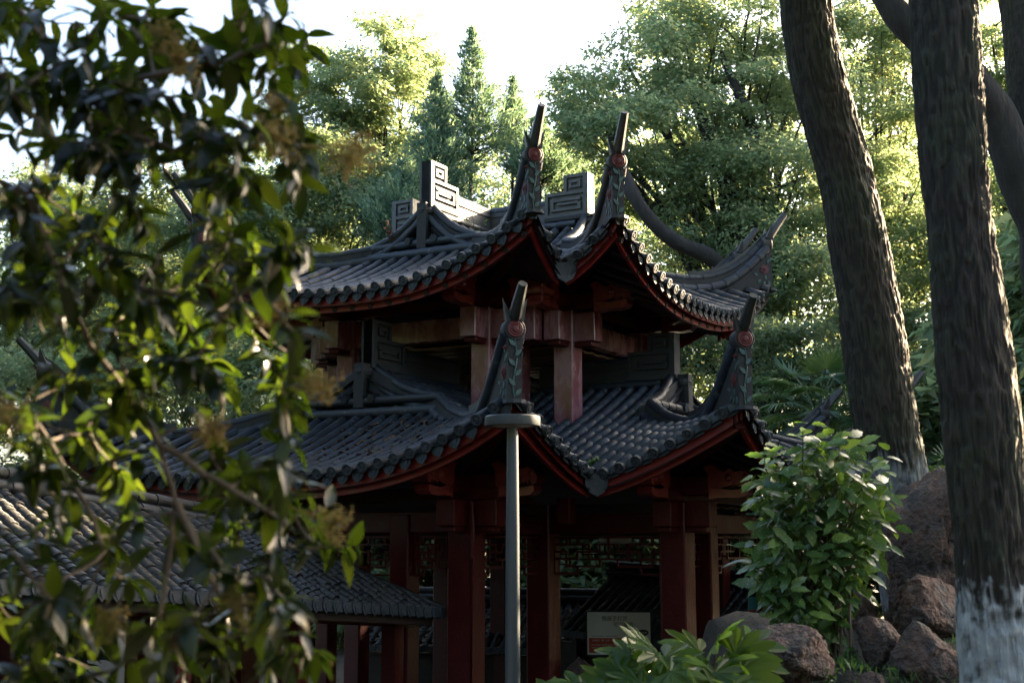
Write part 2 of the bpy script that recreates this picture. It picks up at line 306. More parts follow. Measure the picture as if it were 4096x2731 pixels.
# shared tile meshes --------------------------------------------------------
def half_tile():
    V = []; n = 7
    for y, r in ((0, .071), (1, .0665)):
        for i in range(n):
            t = math.pi*(-.06 + 1.12*i/(n-1)); V.append((r*math.cos(t), y, r*math.sin(t)))
    F = [(i, i+1, n+i+1, n+i) for i in range(n-1)] + [tuple(range(n))[::-1]]
    return V, F
HT = half_tile()
ME_TILE = MB().add(*HT).mesh('cover_tile', M_TILE, True)
def disc(): return MB().lathe([(.001, .016), (.022, .018), (.03, .008), (.05, .008), (.056, .018), (.072, .016), (.074, -.03)], 12)
DISC = disc(); ME_DISC = DISC.mesh('tile_end', M_END, False)
DRIP_POLY = [(-.08, .03), (-.084, -.04), (-.066, -.06), (-.06, -.08), (-.032, -.095), (0, -.125), (.032, -.095), (.06, -.08), (.066, -.06), (.084, -.04), (.08, .03)]
DRIP = MB().prism(DRIP_POLY, np.eye(4), .016).prism([(-.05, 0), (-.03, -.05), (0, -.09), (.03, -.05), (.05, 0)], frame((0, 0, .009), (1, 0, 0), (0, 1, 0), (0, 0, 1)), .012)
ME_DRIP = DRIP.mesh('drip_tile', M_END)
def mb_arrays(mb): return np.concatenate(mb.v), mb.f
def tri_frame(p0, p1, scale=True):
    d = p1-p0; L = np.linalg.norm(d); y = d/L; x = np.cross(y, (0, 0, 1)); x = unit(x); z = np.cross(x, y)
    return frame(p0, x, y*(L if scale else 1), z)
tiles, ends, drips = [], [], []        # (level, priority, matrix) in pavilion frame
def add_row(lv, path, prio, k, P, eave):
    d = np.r_[0, np.cumsum(np.linalg.norm(np.diff(path, axis=0), axis=1))]; tot = d[-1]
    if tot < .08: return
    g = lambda t: np.array([np.interp(t, d, path[:, i]) for i in range(3)])
    t = 0; first = True
    while t < tot - .04:
        t1 = min(tot, t + P['seg']); M = tri_frame(g(t), g(min(tot, t1+.02)))
        j = RNG.normal(0, .0035, 3); M[:3, 3] += j*[1, 0, .6]
        tiles.append((lv, prio, RKN[k] @ M)); 
        if first and eave:
            E_ = tri_frame(g(0), g(.1), False); ends.append((lv, prio, RKN[k] @ frame(E_[:3, 3] + E_[:3, 2]*.008 - E_[:3, 1]*.02, E_[:3, 0], E_[:3, 2], -E_[:3, 1])))
        first = False; t = t1
def add_drip(lv, p, tan, out, prio, k):
    X = unit(tan); Z = unit(np.array(out) + np.array([0, 0, .18])); Y = np.cross(Z, X); Y = unit(Y); Z = np.cross(X, Y)
    drips.append((lv, prio, RKN[k] @ frame(p, X, Y, Z)))
def make_roof(lv, P, name):
    a0, b0, a1, b1 = P['a0'], P['b0'], P['a1'], P['b1']
    bed = MB(); sof = MB(); na, nb = 9, 28
    def grid(mb, pts, flip=False):
        n, m = pts.shape[:2]; I = np.arange(n*m).reshape(n, m); F = []
        for i in range(n-1):
            for j in range(m-1):
                q = (I[i, j], I[i+1, j], I[i+1, j+1], I[i, j+1]); F.append(q[::-1] if flip else q)
        mb.add(pts.reshape(-1, 3), F)
    for k in range(4):
        for mb, dz in ((bed, 0.), (sof, -.17)):
            pts = np.zeros((na, nb, 3))
            for i, t in enumerate(np.linspace(0, 1, na)):
                for j, s in enumerate(np.linspace(-1, 1, nb)):
                    a = a0 + (a1-a0)*t; b = (b0+(b1-b0)*t)*s
                    pts[i, j] = RKN[k][:3, :3] @ L3(a, b, float(zfront(P, a, b)) + dz)
            grid(mb, pts, dz < 0)
            for sg in (-1, 1):
                bs = np.linspace(.0, b1, 15); pts = np.zeros((15, 9, 3))
                for i, b in enumerate(bs):
                    ah = a0 + (a1-a0)*max(0, (b-b0)/(b1-b0))
                    for j, s in enumerate(np.linspace(0, 1, 9)):
                        a = b + (ah-b)*s; pts[i, j] = RKN[k][:3, :3] @ L3(a, b*sg, float(zside(P, a, b)) + dz)
                grid(mb, pts, (sg > 0) != (dz < 0))
        # rows of cover tiles on the front slope
        n = int(b1/P['sp']); prio = {0: 0, 1: 2, 2: 9, 3: 9}[k]
        for i in range(-n, n+1):
            b = i*P['sp']
            if abs(b) > b1-.1: continue
            ts = max(0.02, (abs(b)-b0+.10)/(b1-b0))
            ta = np.linspace(1.0, ts, 14); path = np.array([L3(a0+(a1-a0)*t, b, float(zfront(P, a0+(a1-a0)*t, b))+.04) for t in ta])
            add_row(lv, path, prio, k, P, True)
        for i in range(-n-1, n+1):
            b = (i+.5)*P['sp']
            if abs(b) > b1-.06: continue
            p = L3(a1-.045, b, float(zfront(P, a1, b))-.012); q = L3(a1-.045, b+.05, float(zfront(P, a1, b+.05))-.012)
            add_drip(lv, p, q-p, (0, -1, 0), prio, k)
        # rows on the two side slopes
        for sg in (-1, 1):
            vis = (k == 1 and sg < 0); prio = 1 if vis else (3 if (k == 0 and sg > 0) else 9)
            ai = .16
            while ai < a1-.1:
                bs = .1 if ai <= a0 else b0 + (ai-a0)/(a1-a0)*(b1-b0) + .12
                be = ai-.10 if ai < b1 else b1
                if be-bs > .1:
                    bb = np.linspace(be, bs, 14); path = np.array([L3(ai, b*sg, float(zside(P, ai, b))+.04) for b in bb])
                    add_row(lv, path, prio, k, P, ai >= b1)
                ai += P['sp']
            ai = .16 + P['sp']/2
            while ai < a1-.06:
                if ai > b1-.02:
                    p = L3(ai, (b1-.045)*sg, float(zside(P, ai, b1))-.012); q = L3(ai+.05*sg, (b1-.045)*sg, float(zside(P, ai+.05*sg, b1))-.012)
                    add_drip(lv, p, (q-p), (sg, 0, 0), prio, k)
                ai += P['sp']
    roof = bed.build(name, M_BED, PAV, smooth=True)
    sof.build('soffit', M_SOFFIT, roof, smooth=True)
    # eave boards, rafters
    for k in range(4):
        def strip(pts_top, h, t_dir, nm='eave_board'):
            mb = MB(); V = []; F = []; T = np.array(pts_top); n = len(T); td = np.array(t_dir)*.05
            for p in T: V += [p, p+[0, 0, -h], p+td+[0, 0, -h], p+td]
            for i in range(n-1):
                for j in range(4): F.append((4*i+j, 4*i+(j+1) % 4, 4*i+4+(j+1) % 4, 4*i+4+j))
            F += [(0, 3, 2, 1), (4*n-4, 4*n-3, 4*n-2, 4*n-1)]
            return mb.add(V, F).build(nm, M_FASCIA, roof, RK(k), True)
        bb = np.linspace(-b1*.965, b1*.965, 40)
        strip([L3(a1-.10, b, float(zfront(P, a1-.1, b))-.035) for b in bb], .235, (0, 1, 0))
        for sg in (-1, 1):
            aa = np.linspace(b1-.02, a1*.975, 14)
            strip([L3(a, (b1-.10)*sg, float(zside(P, a, b1-.1))-.035) for a in aa], .235, (-sg, 0, 0))
        for i in range(-9, 10):
            b = i*b1/9.6
            mb = MB(); ts = max(.15, (abs(b)-b0+.15)/(b1-b0)); ta = np.linspace(ts, .955, 6)
            mb.tube([L3(a0+(a1-a0)*t, b, float(zfront(P, a0+(a1-a0)*t, b))-.23) for t in ta], .045, 6)
            if k < 2: mb.build('rafter', M_SOFFIT, roof, RK(k), True)
    # valley spout tiles
    for k in range(4):
        z = float(zside(P, b1, b1)); c = unit([1, -1, 0])
        Mv = frame(L3(b1+.03, b1+.03, z-.03), unit([1, 1, 0]), (0, 0, 1), c)
        MB().prism([(-.16, .08), (-.15, -.06), (-.1, -.15), (0, -.2), (.1, -.15), (.15, -.06), (.16, .08)], Mv, .05).build('valley_spout', M_END, roof, RK(k))
    return roof
ROOF = {'U': make_roof('U', UPR, 'upper_roof'), 'L': make_roof('L', LOR, 'lower_roof')}
def emit(lst, me, arrays, name, stuff_name, limit, mat):
    lst.sort(key=lambda r: (r[1], -r[2][2, 3] if r[0] == 'L' else -1))
    lst.sort(key=lambda r: r[1])
    for lv, pr, M in [r for r in lst[:limit] if r[1] < 9]: put(name, me, ROOF[lv], Matrix(M.tolist()))
    rest = lst[:limit]; rest = [r for r in rest if r[1] == 9] + lst[limit:]
    V0, F0 = arrays
    for lv in 'UL':
        sub = [r for r in rest if r[0] == lv]
        if not sub: continue
        V0a = np.c_[np.array(V0), np.ones(len(V0))]; Vs = np.concatenate([(V0a @ r[2].T)[:, :3] for r in sub])
        by = {}
        for f in F0: by.setdefault(len(f), []).append(f)
        Fs = [ (np.array(fl)[None] + (np.arange(len(sub))*len(V0))[:, None, None]).reshape(-1, w) for w, fl in by.items()]
        tag(put(stuff_name, mesh_np(stuff_name, Vs, Fs, mat), ROOF[lv]), kind='stuff')
emit(tiles, ME_TILE, HT, 'cover_tile', 'far_cover_tiles', 300, M_TILE)
emit(ends, ME_DISC, mb_arrays(DISC), 'tile_end', 'far_tile_ends', 290, M_END)
emit(drips, ME_DRIP, mb_arrays(DRIP), 'drip_tile', 'far_drip_tiles', 290, M_END)
# ---------------- hip ridges with horns ------------------------------------
def leaf_poly(l, w): return [(0, 0), (l*.3, w*.5), (l*.6, w*.45), (l, 0), (l*.6, -w*.45), (l*.3, -w*.5)]
def flower(mb, M, r):
    M = np.array(M)
    for ring, (n, rr, z) in enumerate(((7, r, .0), (6, r*.68, .012), (5, r*.4, .022))):
        for i in range(n):
            t = 2*math.pi*(i+.5*ring)/n; x = np.array([math.cos(t), math.sin(t), 0]); y = np.array([-math.sin(t), math.cos(t), 0])
            Mi = M @ frame(x*rr*.15 + [0, 0, z], x, y, (0, 0, 1)); mb.prism([(0, -rr*.25), (rr*.6, -rr*.42), (rr*.86, 0), (rr*.6, rr*.42), (0, rr*.25)], Mi, .014)
    mb.lathe([(r*.16, .0), (r*.16, .035), (r*.05, .045)], 8, M)
def horn(P, sg):
    a0, b0, a1, b1 = P['a0'], P['b0'], P['a1'], P['b1']; e = np.array([b1*sg-b0*sg, -(a1-a0), 0]); Lh = np.linalg.norm(e); e = e/Lh
    hz = np.array(P['hz']); O = L3(a0, b0*sg, 0.); up = np.array([0, 0, 1.]); side = np.cross(e, up)
    fz = lambda h: np.interp(h, hz[:, 0], hz[:, 1])
    hs = np.linspace(0, Lh, 60); zt = np.array([fz(h) for h in hs]); zt = np.convolve(np.pad(zt, 3, 'edge'), np.ones(7)/7, 'valid')
    zt[0] = hz[0, 1]; top = lambda h: np.interp(h, hs, zt)
    zb = lambda h: rbase(P, h/Lh) + P['lift']*(h/Lh)**1.3
    parts = {}
    W = lambda h, z, s=0.: O + e*h + up*z + side*s
    Mp = frame(O, e, up, side)
    bot = [(h, zb(h)-.03) for h in np.linspace(0, Lh, 14)]; bot[-1] = (Lh, zb(Lh)-.06)
    tp = [(h, top(h)-.045) for h in np.linspace(0, Lh-.02, 26)]; tp[-1] = (Lh-.01, top(Lh)-.07)
    parts['hip_ridge'] = (MB().prism(bot + tp[::-1], Mp, .17), M_STUCCO)
    roll = MB().roll([W(h, top(h)-.01) for h in np.linspace(0, Lh-.02, 40)], .068, .25)
    parts['ridge_roll'] = (roll, M_TILE)
    r2 = MB()
    for s in (-1, 1):
        r2.roll([W(h, top(h)-.21 if h < Lh*.7 else top(h)-.21+.08*(h-Lh*.7)/(Lh*.3), s*.08) for h in np.linspace(.0, Lh*.97, 40)], .085, .27)
    parts['side_roll'] = (r2, M_TILE)
    fin = MB()
    hh = np.linspace(Lh*.45, Lh+.02, 20)
    for i in range(19): fin.bar(W(hh[i], top(hh[i])+.075), W(hh[i+1], top(hh[i+1])+.075), .09, .03, up=side*1.0+up*.001)
    parts['ridge_fin'] = (fin, M_ROD)
    ztop = top(Lh); tipz = hz[-1, 1]; tiph = hz[-1, 0]
    rod = MB().tube([W(Lh-.12, top(Lh-.12)+.0), W(Lh+.02, ztop+.03), W((Lh+tiph)/2, (ztop+tipz)/2+.01), W(tiph, tipz)], [.082, .078, .068, .056], 8, ph=math.pi/8)
    for s in (-1, 1):
        rod.add([W(Lh-.10, ztop+.0, s*.03), W(Lh+.02, ztop-.02, s*.03), W(Lh+.02, ztop-.06, s*.10), W(Lh-.10, ztop-.02, s*.10), W(Lh+.0, ztop+.22, s*.15)],
                [(0, 1, 4), (1, 2, 4), (2, 3, 4), (3, 0, 4), (3, 2, 1, 0)])
    parts['horn_tip'] = (rod, M_ROD)
    Me = frame(W(Lh+.002, 0), side, up, e)        # end face frame: u sideways, v up, n outwards
    zs = zb(Lh)-.06; zm = ztop-.14
    hd = MB().lathe([(.13, -.16), (.135, .0), (.12, .022), (.10, .022)], 20, frame(W(Lh-.01, zm), side, up, e)); parts['medallion_boss'] = (hd, M_STUCCO)
    md = MB().lathe([(.095, .018), (.098, .034), (.085, .042), (.072, .036), (.058, .046), (.045, .038), (.03, .052), (.002, .056)], 18, frame(W(Lh-.01, zm), side, up, e)); parts['medallion'] = (md, M_MEDAL)
    vine = MB(); zz = np.linspace(zs+.04, zm-.12, 16)
    vine.tube([W(Lh+.006, z, .022*math.sin((z-zs)*9)) for z in zz], .009, 5)
    for i in range(6):
        z = zs + .06 + (zm-.2-zs)*i/5.5; s = 1 if i % 2 else -1
        x = unit(side*s*.75 + up*.8); vine.prism(leaf_poly(.115, .05), frame(W(Lh+.012, z, .0), x, np.cross(e, x), e), .012)
    parts['painted_vine'] = (vine, M_TEAL)
    fl = MB(); lv = MB()
    for s in (-1, 1):
        n = side*s; c = W(Lh-.15, zs+.34, s*.088)
        flower(fl, frame(c, e*s, up, n), .085)
        c2 = W(Lh-.07, zs+.62, s*.088); flower(fl, frame(c2, e*s, up, n), .035)
        for (dh, dz, an) in ((-.22, .16, -2.3), (-.15, .14, -1.7), (-.08, .14, -1.2), (-.13, .24, -1.57), (-.09, .45, 1.2), (-.05, .50, .7), (-.08, .56, 2.0), (-.27, .22, 2.7)):
            x = e*math.cos(an) + up*math.sin(an); y = -e*math.sin(an) + up*math.cos(an); y = y if s > 0 else -y
            lv.prism(leaf_poly(.095, .045), frame(W(Lh+dh, zs+dz, s*.088), x, y, np.cross(x, y)), .014)
    parts['painted_flower'] = (fl, M_ROSE); parts['painted_leaves'] = (lv, M_TEAL)
    sh = MB().prism([(-.13, 0), (.13, 0), (.12, .10), (.05, .15), (-.05, .15), (-.12, .10)], frame(W(Lh-.05, zs-.01), side, e, np.cross(side, e)), .04)
    parts['horn_shelf'] = (sh, M_END)
    return {k: v[0].mesh(k, v[1], k in ('ridge_roll', 'side_roll')) for k, v in parts.items()}
for P, lv in ((UPR, 'U'), (LOR, 'L')):
    for sg in (-1, 1):
        ms = horn(P, sg)
        for k in range(4):
            root = put('hip_ridge', ms['hip_ridge'], PAV, RK(k))
            for nm, me in ms.items():
                if nm != 'hip_ridge': put(nm, me, root)
# ---------------- gables, main ridges, ornaments ----------------------------
def ornament(P):
    a_in, a_out, z0, z1 = P['orn']; W_, H_ = a_out-a_in, z1-z0; mb = MB()
    M = frame(L3(a_out, 0, z0), (0, 1, 0), (0, 0, 1), (1, 0, 0))    # u inwards, v up
    hs = .60*H_; ws = .56*W_
    mb.prism([(0, 0), (W_, 0), (W_, hs), (ws, hs), (ws, H_), (0, H_)], M, .15)
    b = .055; q = []
    def bx(u0, v0, u1, v1): q.append((min(u0, u1), min(v0, v1), max(u0, u1), max(v0, v1)))
    bx(0, 0, b*1.6, H_); bx(b*1.6, 0, W_, b); bx(W_-b, b, W_, hs); bx(ws, hs-b, W_-b, hs); bx(ws-b, hs-b, ws, H_); bx(b*1.6, H_-b, ws-b, H_)
    bx(b*1.6, hs-b, ws-b, hs-b+.001+b*.9)
    i0, i1 = b*2.5, W_-b*1.9
    bx(i0, hs-2.9*b, i1, hs-2.0*b); bx(i1-b, b*1.9, i1, hs-2.9*b); bx(i0, b*1.9, i1-b, b*2.7); bx(i0, b*2.7, i0+b, b*4.0); bx(i0+b, b*3.6, i1-2.3*b, b*4.4)
    j0, j1 = b*2.5, ws-b*1.8
    bx(j0, H_-2.6*b, j1, H_-1.8*b); bx(j0, hs+.9*b, j0+b*.9, H_-2.6*b); bx(j0+b*.9, hs+.9*b, j1, hs+1.6*b); bx(j1-b*.8, hs+1.6*b, j1, hs+2.4*b)
    for (u0, v0, u1, v1) in q:
        mb.prism([(u0, v0), (u1, v0), (u1, v1), (u0, v1)], M, .225)
    base = MB().box(L3((a_out*.5+a_in*.5)+.02, 0, z0-.03), (.27, W_+.04, .06))
    return mb, base
for P, lv in ((UPR, 'U'), (LOR, 'L')):
    a0, b0, ra, zr = P['a0'], P['b0'], P['ra'], P['zr']; h0 = P['hz'][0][1]
    a_in, a_out, z0, z1 = P['orn']
    mw = MB().box(L3((P['rin']+a_in)/2+.02, 0, (zr-.1+P['rtop']-.06)/2), (.16, a_in-P['rin']+.0, P['rtop']-.06-(zr-.1)))
    for s in (-1, 1):
        mw.bar(L3(P['rin']+.1, s*.085, zr+.26*(P['rtop']-zr)), L3(a_in, s*.085, zr+.26*(P['rtop']-zr)), .03, .05)
        mw.bar(L3(P['rin']+.1, s*.085, zr+.75*(P['rtop']-zr)), L3(a_in, s*.085, zr+.75*(P['rtop']-zr)), .03, .04)
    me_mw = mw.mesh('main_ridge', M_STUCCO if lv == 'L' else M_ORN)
    cap = MB().roll([L3(P['rin']+.06, 0, P['rtop']-.03), L3(a_in+.02, 0, P['rtop']-.03)], .085, .3); me_cap = cap.mesh('ridge_cap', M_TILE, True)
    fr = MB()
    for s in (-1, 1): fr.roll([L3(P['rin']+.1, s*.11, zr+.03), L3(ra-.1, s*.11, zr+.03)], .07, .3)
    me_fr = fr.mesh('ridge_foot_roll', M_TILE, True)
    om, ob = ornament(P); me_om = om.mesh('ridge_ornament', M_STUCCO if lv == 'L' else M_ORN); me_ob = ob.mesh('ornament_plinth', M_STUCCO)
    # gable
    gz = h0-.05; ap = z0-.05
    gb = MB().prism([(-b0, gz-.25), (b0, gz-.25), (b0, gz), (0, ap), (-b0, gz)], frame(L3(a0-.14, 0, 0), (1, 0, 0), (0, 0, 1), (0, -1, 0)), .10)
    me_gb = gb.mesh('gable', M_STUCCO)
    rk = MB(); rl = MB(); rp = MB()
    for s in (-1, 1):
        tt = np.linspace(0, 1, 9); sag = lambda t: -.10*math.sin(math.pi*t)
        pth = [L3(ra+.04+(a0-ra-.04)*t, s*(.05+(b0-.05)*t), ap+.03+(h0-.01-ap-.03)*t+sag(t)) for t in tt]
        rk.roll(pth, .07, .26); pl = [p + [0, -.06, -.19] for p in pth]; rl.roll(pl[:], .065, .26)
        for i in range(8): rp.bar(pth[i]+[0, .03, -.16], pth[i+1]+[0, .03, -.16], .15, .22)
    bo = MB().roll([L3(a0+.0, -b0, h0-.01), L3(a0+.0, b0, h0-.01)], .068, .27); me_bo = bo.mesh('gable_foot_roll', M_TILE, True)
    bo2 = MB().roll([L3(a0+.06, -b0-.06, h0-.19), L3(a0+.06, b0+.06, h0-.19)], .085, .27); me_bo2 = bo2.mesh('gable_foot_roll', M_TILE, True)
    bw = MB().box(L3(a0+.02, 0, (h0-.2+P['zc']-.14)/2), (2*b0+.12, .12, (h0-.05)-(P['zc']-.12))); me_bw = bw.mesh('gable_foot_wall', M_STUCCO)
    po = MB().box(L3(a0-.02, 0, (gz+ap)/2), (.17, .17, ap-gz+.1)); po.lathe([(.13, -.05), (.145, 0), (.13, .05)], 14, frame(L3(a0-.06, 0, ap-.07), (1, 0, 0), (0, 1, 0), (0, 0, 1)))
    me_po = po.mesh('gable_post', M_STUCCO)
    st = MB()
    for s in (-1, 1):
        st.tube([L3(a0-.1, s*.22, gz+.11), L3(a0+.10, s*.24, gz+.07)], .06, 10)
    me_st = st.mesh('gable_tile_stub', M_TILE, True)
    me_rk, me_rl, me_rp = rk.mesh('rake_roll', M_TILE, True), rl.mesh('rake_roll', M_TILE, True), rp.mesh('rake_wall', M_STUCCO)
    for k in range(4):
        r = put('main_ridge', me_mw, PAV, RK(k)); put('ridge_cap', me_cap, r); put('ridge_foot_roll', me_fr, r); put('ridge_ornament', me_om, r); put('ornament_plinth', me_ob, r)
        g = put('gable', me_gb, PAV, RK(k))
        for nm, me in (('rake_roll', me_rk), ('rake_roll', me_rl), ('rake_wall', me_rp), ('gable_foot_roll', me_bo), ('gable_foot_roll', me_bo2), ('gable_foot_wall', me_bw), ('gable_post', me_po), ('gable_tile_stub', me_st)): put(nm, me, g)
# ---------------- columns, beams, dragon heads, ceilings ---------------------
def colmesh(z0, z1, w, mat, name='column'):
    mb = MB(); h = z1-z0; c = .018; n = 18
    ring = []
    for sx, sy in ((1, 1), (-1, 1), (-1, -1), (1, -1)):
        p = [(w/2-c, w/2), (w/2, w/2-c)] if sx*sy < 0 else [(w/2, w/2-c), (w/2-c, w/2)]
        ring += [(sx*x, sy*y) for x, y in (p)]
    V = []; F = []; m = len(ring)
    for i in range(n+1):
        z = z0 + h*i/n; wob = .004*math.sin(i*1.7+z)
        V += [(x*(1+wob), y*(1+wob*.6), z+EYE) for x, y in ring]
    F = [(i*m+j, i*m+(j+1) % m, (i+1)*m+(j+1) % m, (i+1)*m+j) for i in range(n) for j in range(m)] + [tuple(range(m))[::-1], tuple(n*m+j for j in range(m))]
    return mb.add(V, F).mesh(name, mat)
def beam(p, q, w, h, mat, k, name='beam'):
    o = MB().bar(p, q, w, h).build(name, mat, PAV, RK(k)); return bevel(o, .014, 2)
def storey(ca, cw, z0, z1, wc, bz0, bz1, kz0, kz1, mat, ext):
    mc = colmesh(z0, z1, wc, mat); bz, bh = (bz0+bz1)/2, bz1-bz0; kz, kh = (kz0+kz1)/2, kz1-kz0
    for k in range(4):
        for (a, b) in ((ca, -cw), (ca, cw), (cw, cw)):
            put('column', mc, PAV, RK(k) @ Matrix.Translation((b, -a, 0)))
        beam(L3(ca, -cw-.1, bz), L3(ca, cw+.1, bz), .22, bh, mat, k)
        beam(L3(ca, -cw-ext*1.6, bz1+.22), L3(ca, cw+ext*1.6, bz1+.22), .24, .16, M_LACQ, k)
        for s in (-1, 1):
            beam(L3(cw, s*cw, bz-.004), L3(ca+.1, s*cw, bz-.004), .20, bh, mat, k)
            beam(L3(ca+wc/2-.02, s*cw, kz), L3(ca+wc/2+ext, s*cw, kz), .27, kh, mat, k, 'beam_end')          # outwards
            beam(L3(ca, s*(cw+wc/2-.02), kz), L3(ca, s*(cw+wc/2+ext), kz), .27, kh, mat, k, 'beam_end')     # sideways
            beam(L3(ca, s*(cw+.1), kz0-.035), L3(ca, s*(cw+wc/2+ext*.8), kz0-.035), .2, .07, M_LACQ, k, 'bracket_slip')
            beam(L3(ca-.1, s*cw, kz0-.035), L3(ca+wc/2+ext*.8, s*cw, kz0-.035), .2, .07, M_LACQ, k, 'bracket_slip')
        hp = MB().box(L3(cw*1.5, cw*1.5, kz+.02), (.24, .24, kh+.05)) if ca < 3 else MB().box(L3(cw*1.34, cw*1.34, kz+.05), (.2, .2, kh))
        bevel(hp.build('hanging_post', mat, PAV, RK(k)), .014)
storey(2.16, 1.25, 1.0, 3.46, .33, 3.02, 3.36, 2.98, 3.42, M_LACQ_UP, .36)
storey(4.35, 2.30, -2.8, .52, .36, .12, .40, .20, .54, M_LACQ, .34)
for k in range(4):                      # posts between the corner columns of the ground floor
    for s in (-1, 1): bevel(put('column', colmesh(-2.8, .36, .30, M_LACQ), PAV, RK(k) @ Matrix.Translation((s*1.34, -4.35, 0))), .01)
def dragon():
    up = [(0, -.02), (.0, .17), (.12, .19), (.2, .15), (.27, .20), (.33, .15), (.42, .17), (.50, .14), (.54, .06), (.53, .0), (.47, -.02), (.45, .03), (.36, .015), (.24, .0), (.12, -.02)]
    lo = [(0, -.02), (.12, -.03), (.24, -.055), (.36, -.05), (.45, -.035), (.48, -.03), (.49, -.09), (.44, -.135), (.3, -.15), (.15, -.14), (0, -.16)]
    m = MB().prism(up, np.eye(4), .22).prism(lo, np.eye(4), .19)
    for s in (-1, 1):
        m.lathe([(.045, -.02), (.05, .01), (.03, .035), (.003, .042)], 10, frame((.26, .09, s*.108), (1, 0, 0), (0, 1, 0), (0, 0, s)))
        m.prism([(.10, .02), (.24, .04), (.36, .06), (.3, .0), (.16, -.03)], frame((0, 0, s*.115), (1, 0, 0), (0, 1, 0), (0, 0, 1)), .03)
        m.prism([(0, .13), (-.06, .22), (.04, .25), (.13, .2)], frame((.0, 0, s*.08), (1, 0, 0), (0, 1, 0), (0, 0, 1)), .05)
        m.lathe([(.03, -.01), (.035, .01), (.01, .025)], 8, frame((.46, .1, s*.108), (1, 0, 0), (0, 1, 0), (0, 0, s)))
        for i in range(4): m.prism([(0, 0), (.018, -.035), (.036, 0)], frame((.30+.045*i, .02, s*.085), (1, 0, 0), (0, 1, 0), (0, 0, 1)), .02)
    return m.mesh('dragon_head', M_DRAGON)
ME_DR = dragon()
for P, (ca, cw), z in ((UPR, (2.16, 1.25), 3.60), (LOR, (4.35, 2.30), .74)):
    for k in range(4):
        for s in (-1, 1):
            up = np.array([0, 0, 1.])
            for o, e in ((L3(ca, s*(cw+.5), z), np.array([s, 0., 0])), (L3(ca+.5, s*cw, z), np.array([0, -1., 0]))):
                put('dragon_head', ME_DR, PAV, RK(k) @ Matrix(frame(o, e*1.12, up*1.12, np.cross(e, up)*1.12).tolist()))
            tipz = P['ze'] + P['lift'] - .12
            cb = MB().bar(L3(ca, s*(cw-.2), z+.002), L3(ca, s*(cw+.54), z+.002), .19, .25).build('head_beam', M_LACQ, PAV, RK(k)); bevel(cb, .015)
            cb = MB().bar(L3(ca-.2, s*cw, z-.002), L3(ca+.54, s*cw, z-.002), .185, .245).build('head_beam', M_LACQ, PAV, RK(k)); bevel(cb, .015)
            cb = MB().bar(L3(ca, s*cw, z+.22), L3(P['a1']-.13, s*(P['b1']-.13), tipz-.08), .15, .2); bevel(cb.build('corner_beam', M_LACQ, PAV, RK(k)), .015)
for (ca, cw, z, nm) in ((2.02, 1.15, 2.97, 'upper_ceiling'), (4.2, 2.2, .50, 'lower_ceiling')):
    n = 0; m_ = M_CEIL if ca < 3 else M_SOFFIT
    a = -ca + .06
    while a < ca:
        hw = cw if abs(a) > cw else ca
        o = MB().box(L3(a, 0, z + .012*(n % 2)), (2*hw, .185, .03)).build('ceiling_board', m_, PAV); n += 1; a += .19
def lattice(w, h):
    seg = []
    def H(y, x0, x1): seg.append((x0, y, x1, y)); seg.append((-x0, y, -x1, y))
    def Vv(x, y0, y1): seg.append((x, y0, x, y1)); seg.append((-x, y0, -x, y1))
    H(0, 0, 5); Vv(0, 0, 3); H(1, 0, .8); Vv(.8, 1, 2); H(2, .8, 2.8); Vv(1.8, 1, 3); H(1, 1.8, 5); H(3, 0, 1.8); Vv(.8, 3, 4); H(4, .8, 3.9); Vv(3.9, 2, 4)
    H(2, 3.9, 5); Vv(2.85, 2, 3); H(3, 2.85, 5); Vv(2.85, 4, 5); H(5, 2.85, 5); Vv(2.85, 0, 1); Vv(3.85, 0, 1); Vv(5, 0, 5)
    mb = MB(); sx, sz = w/10, h/5
    for i, (x0, y0, x1, y1) in enumerate(seg):
        e_ = .011; d = .0006*(i % 5)
        p = np.array([x0*sx, 0, -y0*sz]); q = np.array([x1*sx, 0, -y1*sz])
        u = unit(q-p) if np.linalg.norm(q-p) > 1e-6 else np.array([1., 0, 0]); mb.bar(p-u*e_, q+u*e_, .026+d, .024+d, up=(0, 1, 0))
    return mb
mA = lattice(2.3*2-1.0-.95, .50).mesh('lattice', M_LACQ); mA2 = lattice(.62, .50).mesh('lattice', M_LACQ); mB = lattice(2.05-.36, .50).mesh('lattice', M_LACQ)
for k in range(4):
    put('lattice', mA, PAV, RK(k) @ Matrix.Translation(Vector(L3(4.35, 0, .07))))
    for s in (-1, 1):
        put('lattice', mA2, PAV, RK(k) @ Matrix.Translation(Vector(L3(4.35, s*1.82, .07))))
        put('lattice', mB, PAV, RK(k) @ Matrix.Translation(Vector(L3(3.325, s*2.3, .07))) @ Matrix.Rotation(math.pi/2, 4, 'Z'))
pl = MB()
pl.prism([(-2.9, -5.), (2.9, -5.), (2.9, -2.9), (5., -2.9), (5., 2.9), (2.9, 2.9), (2.9, 5.), (-2.9, 5.), (-2.9, 2.9), (-5., 2.9), (-5., -2.9), (-2.9, -2.9)], frame((0, 0, -.10), (1, 0, 0), (0, 1, 0), (0, 0, 1)), .24)
pl.build('platform', M_PAVE, PAV)
pipe = MB().tube([L3(4.57, 2.52, .5), L3(4.56, 2.52, .15), L3(4.55, 2.50, -.2), L3(4.55, 2.50, -2.75)], .03, 8); pipe.build('drain_pipe', M_LACQ, PAV, smooth=True)
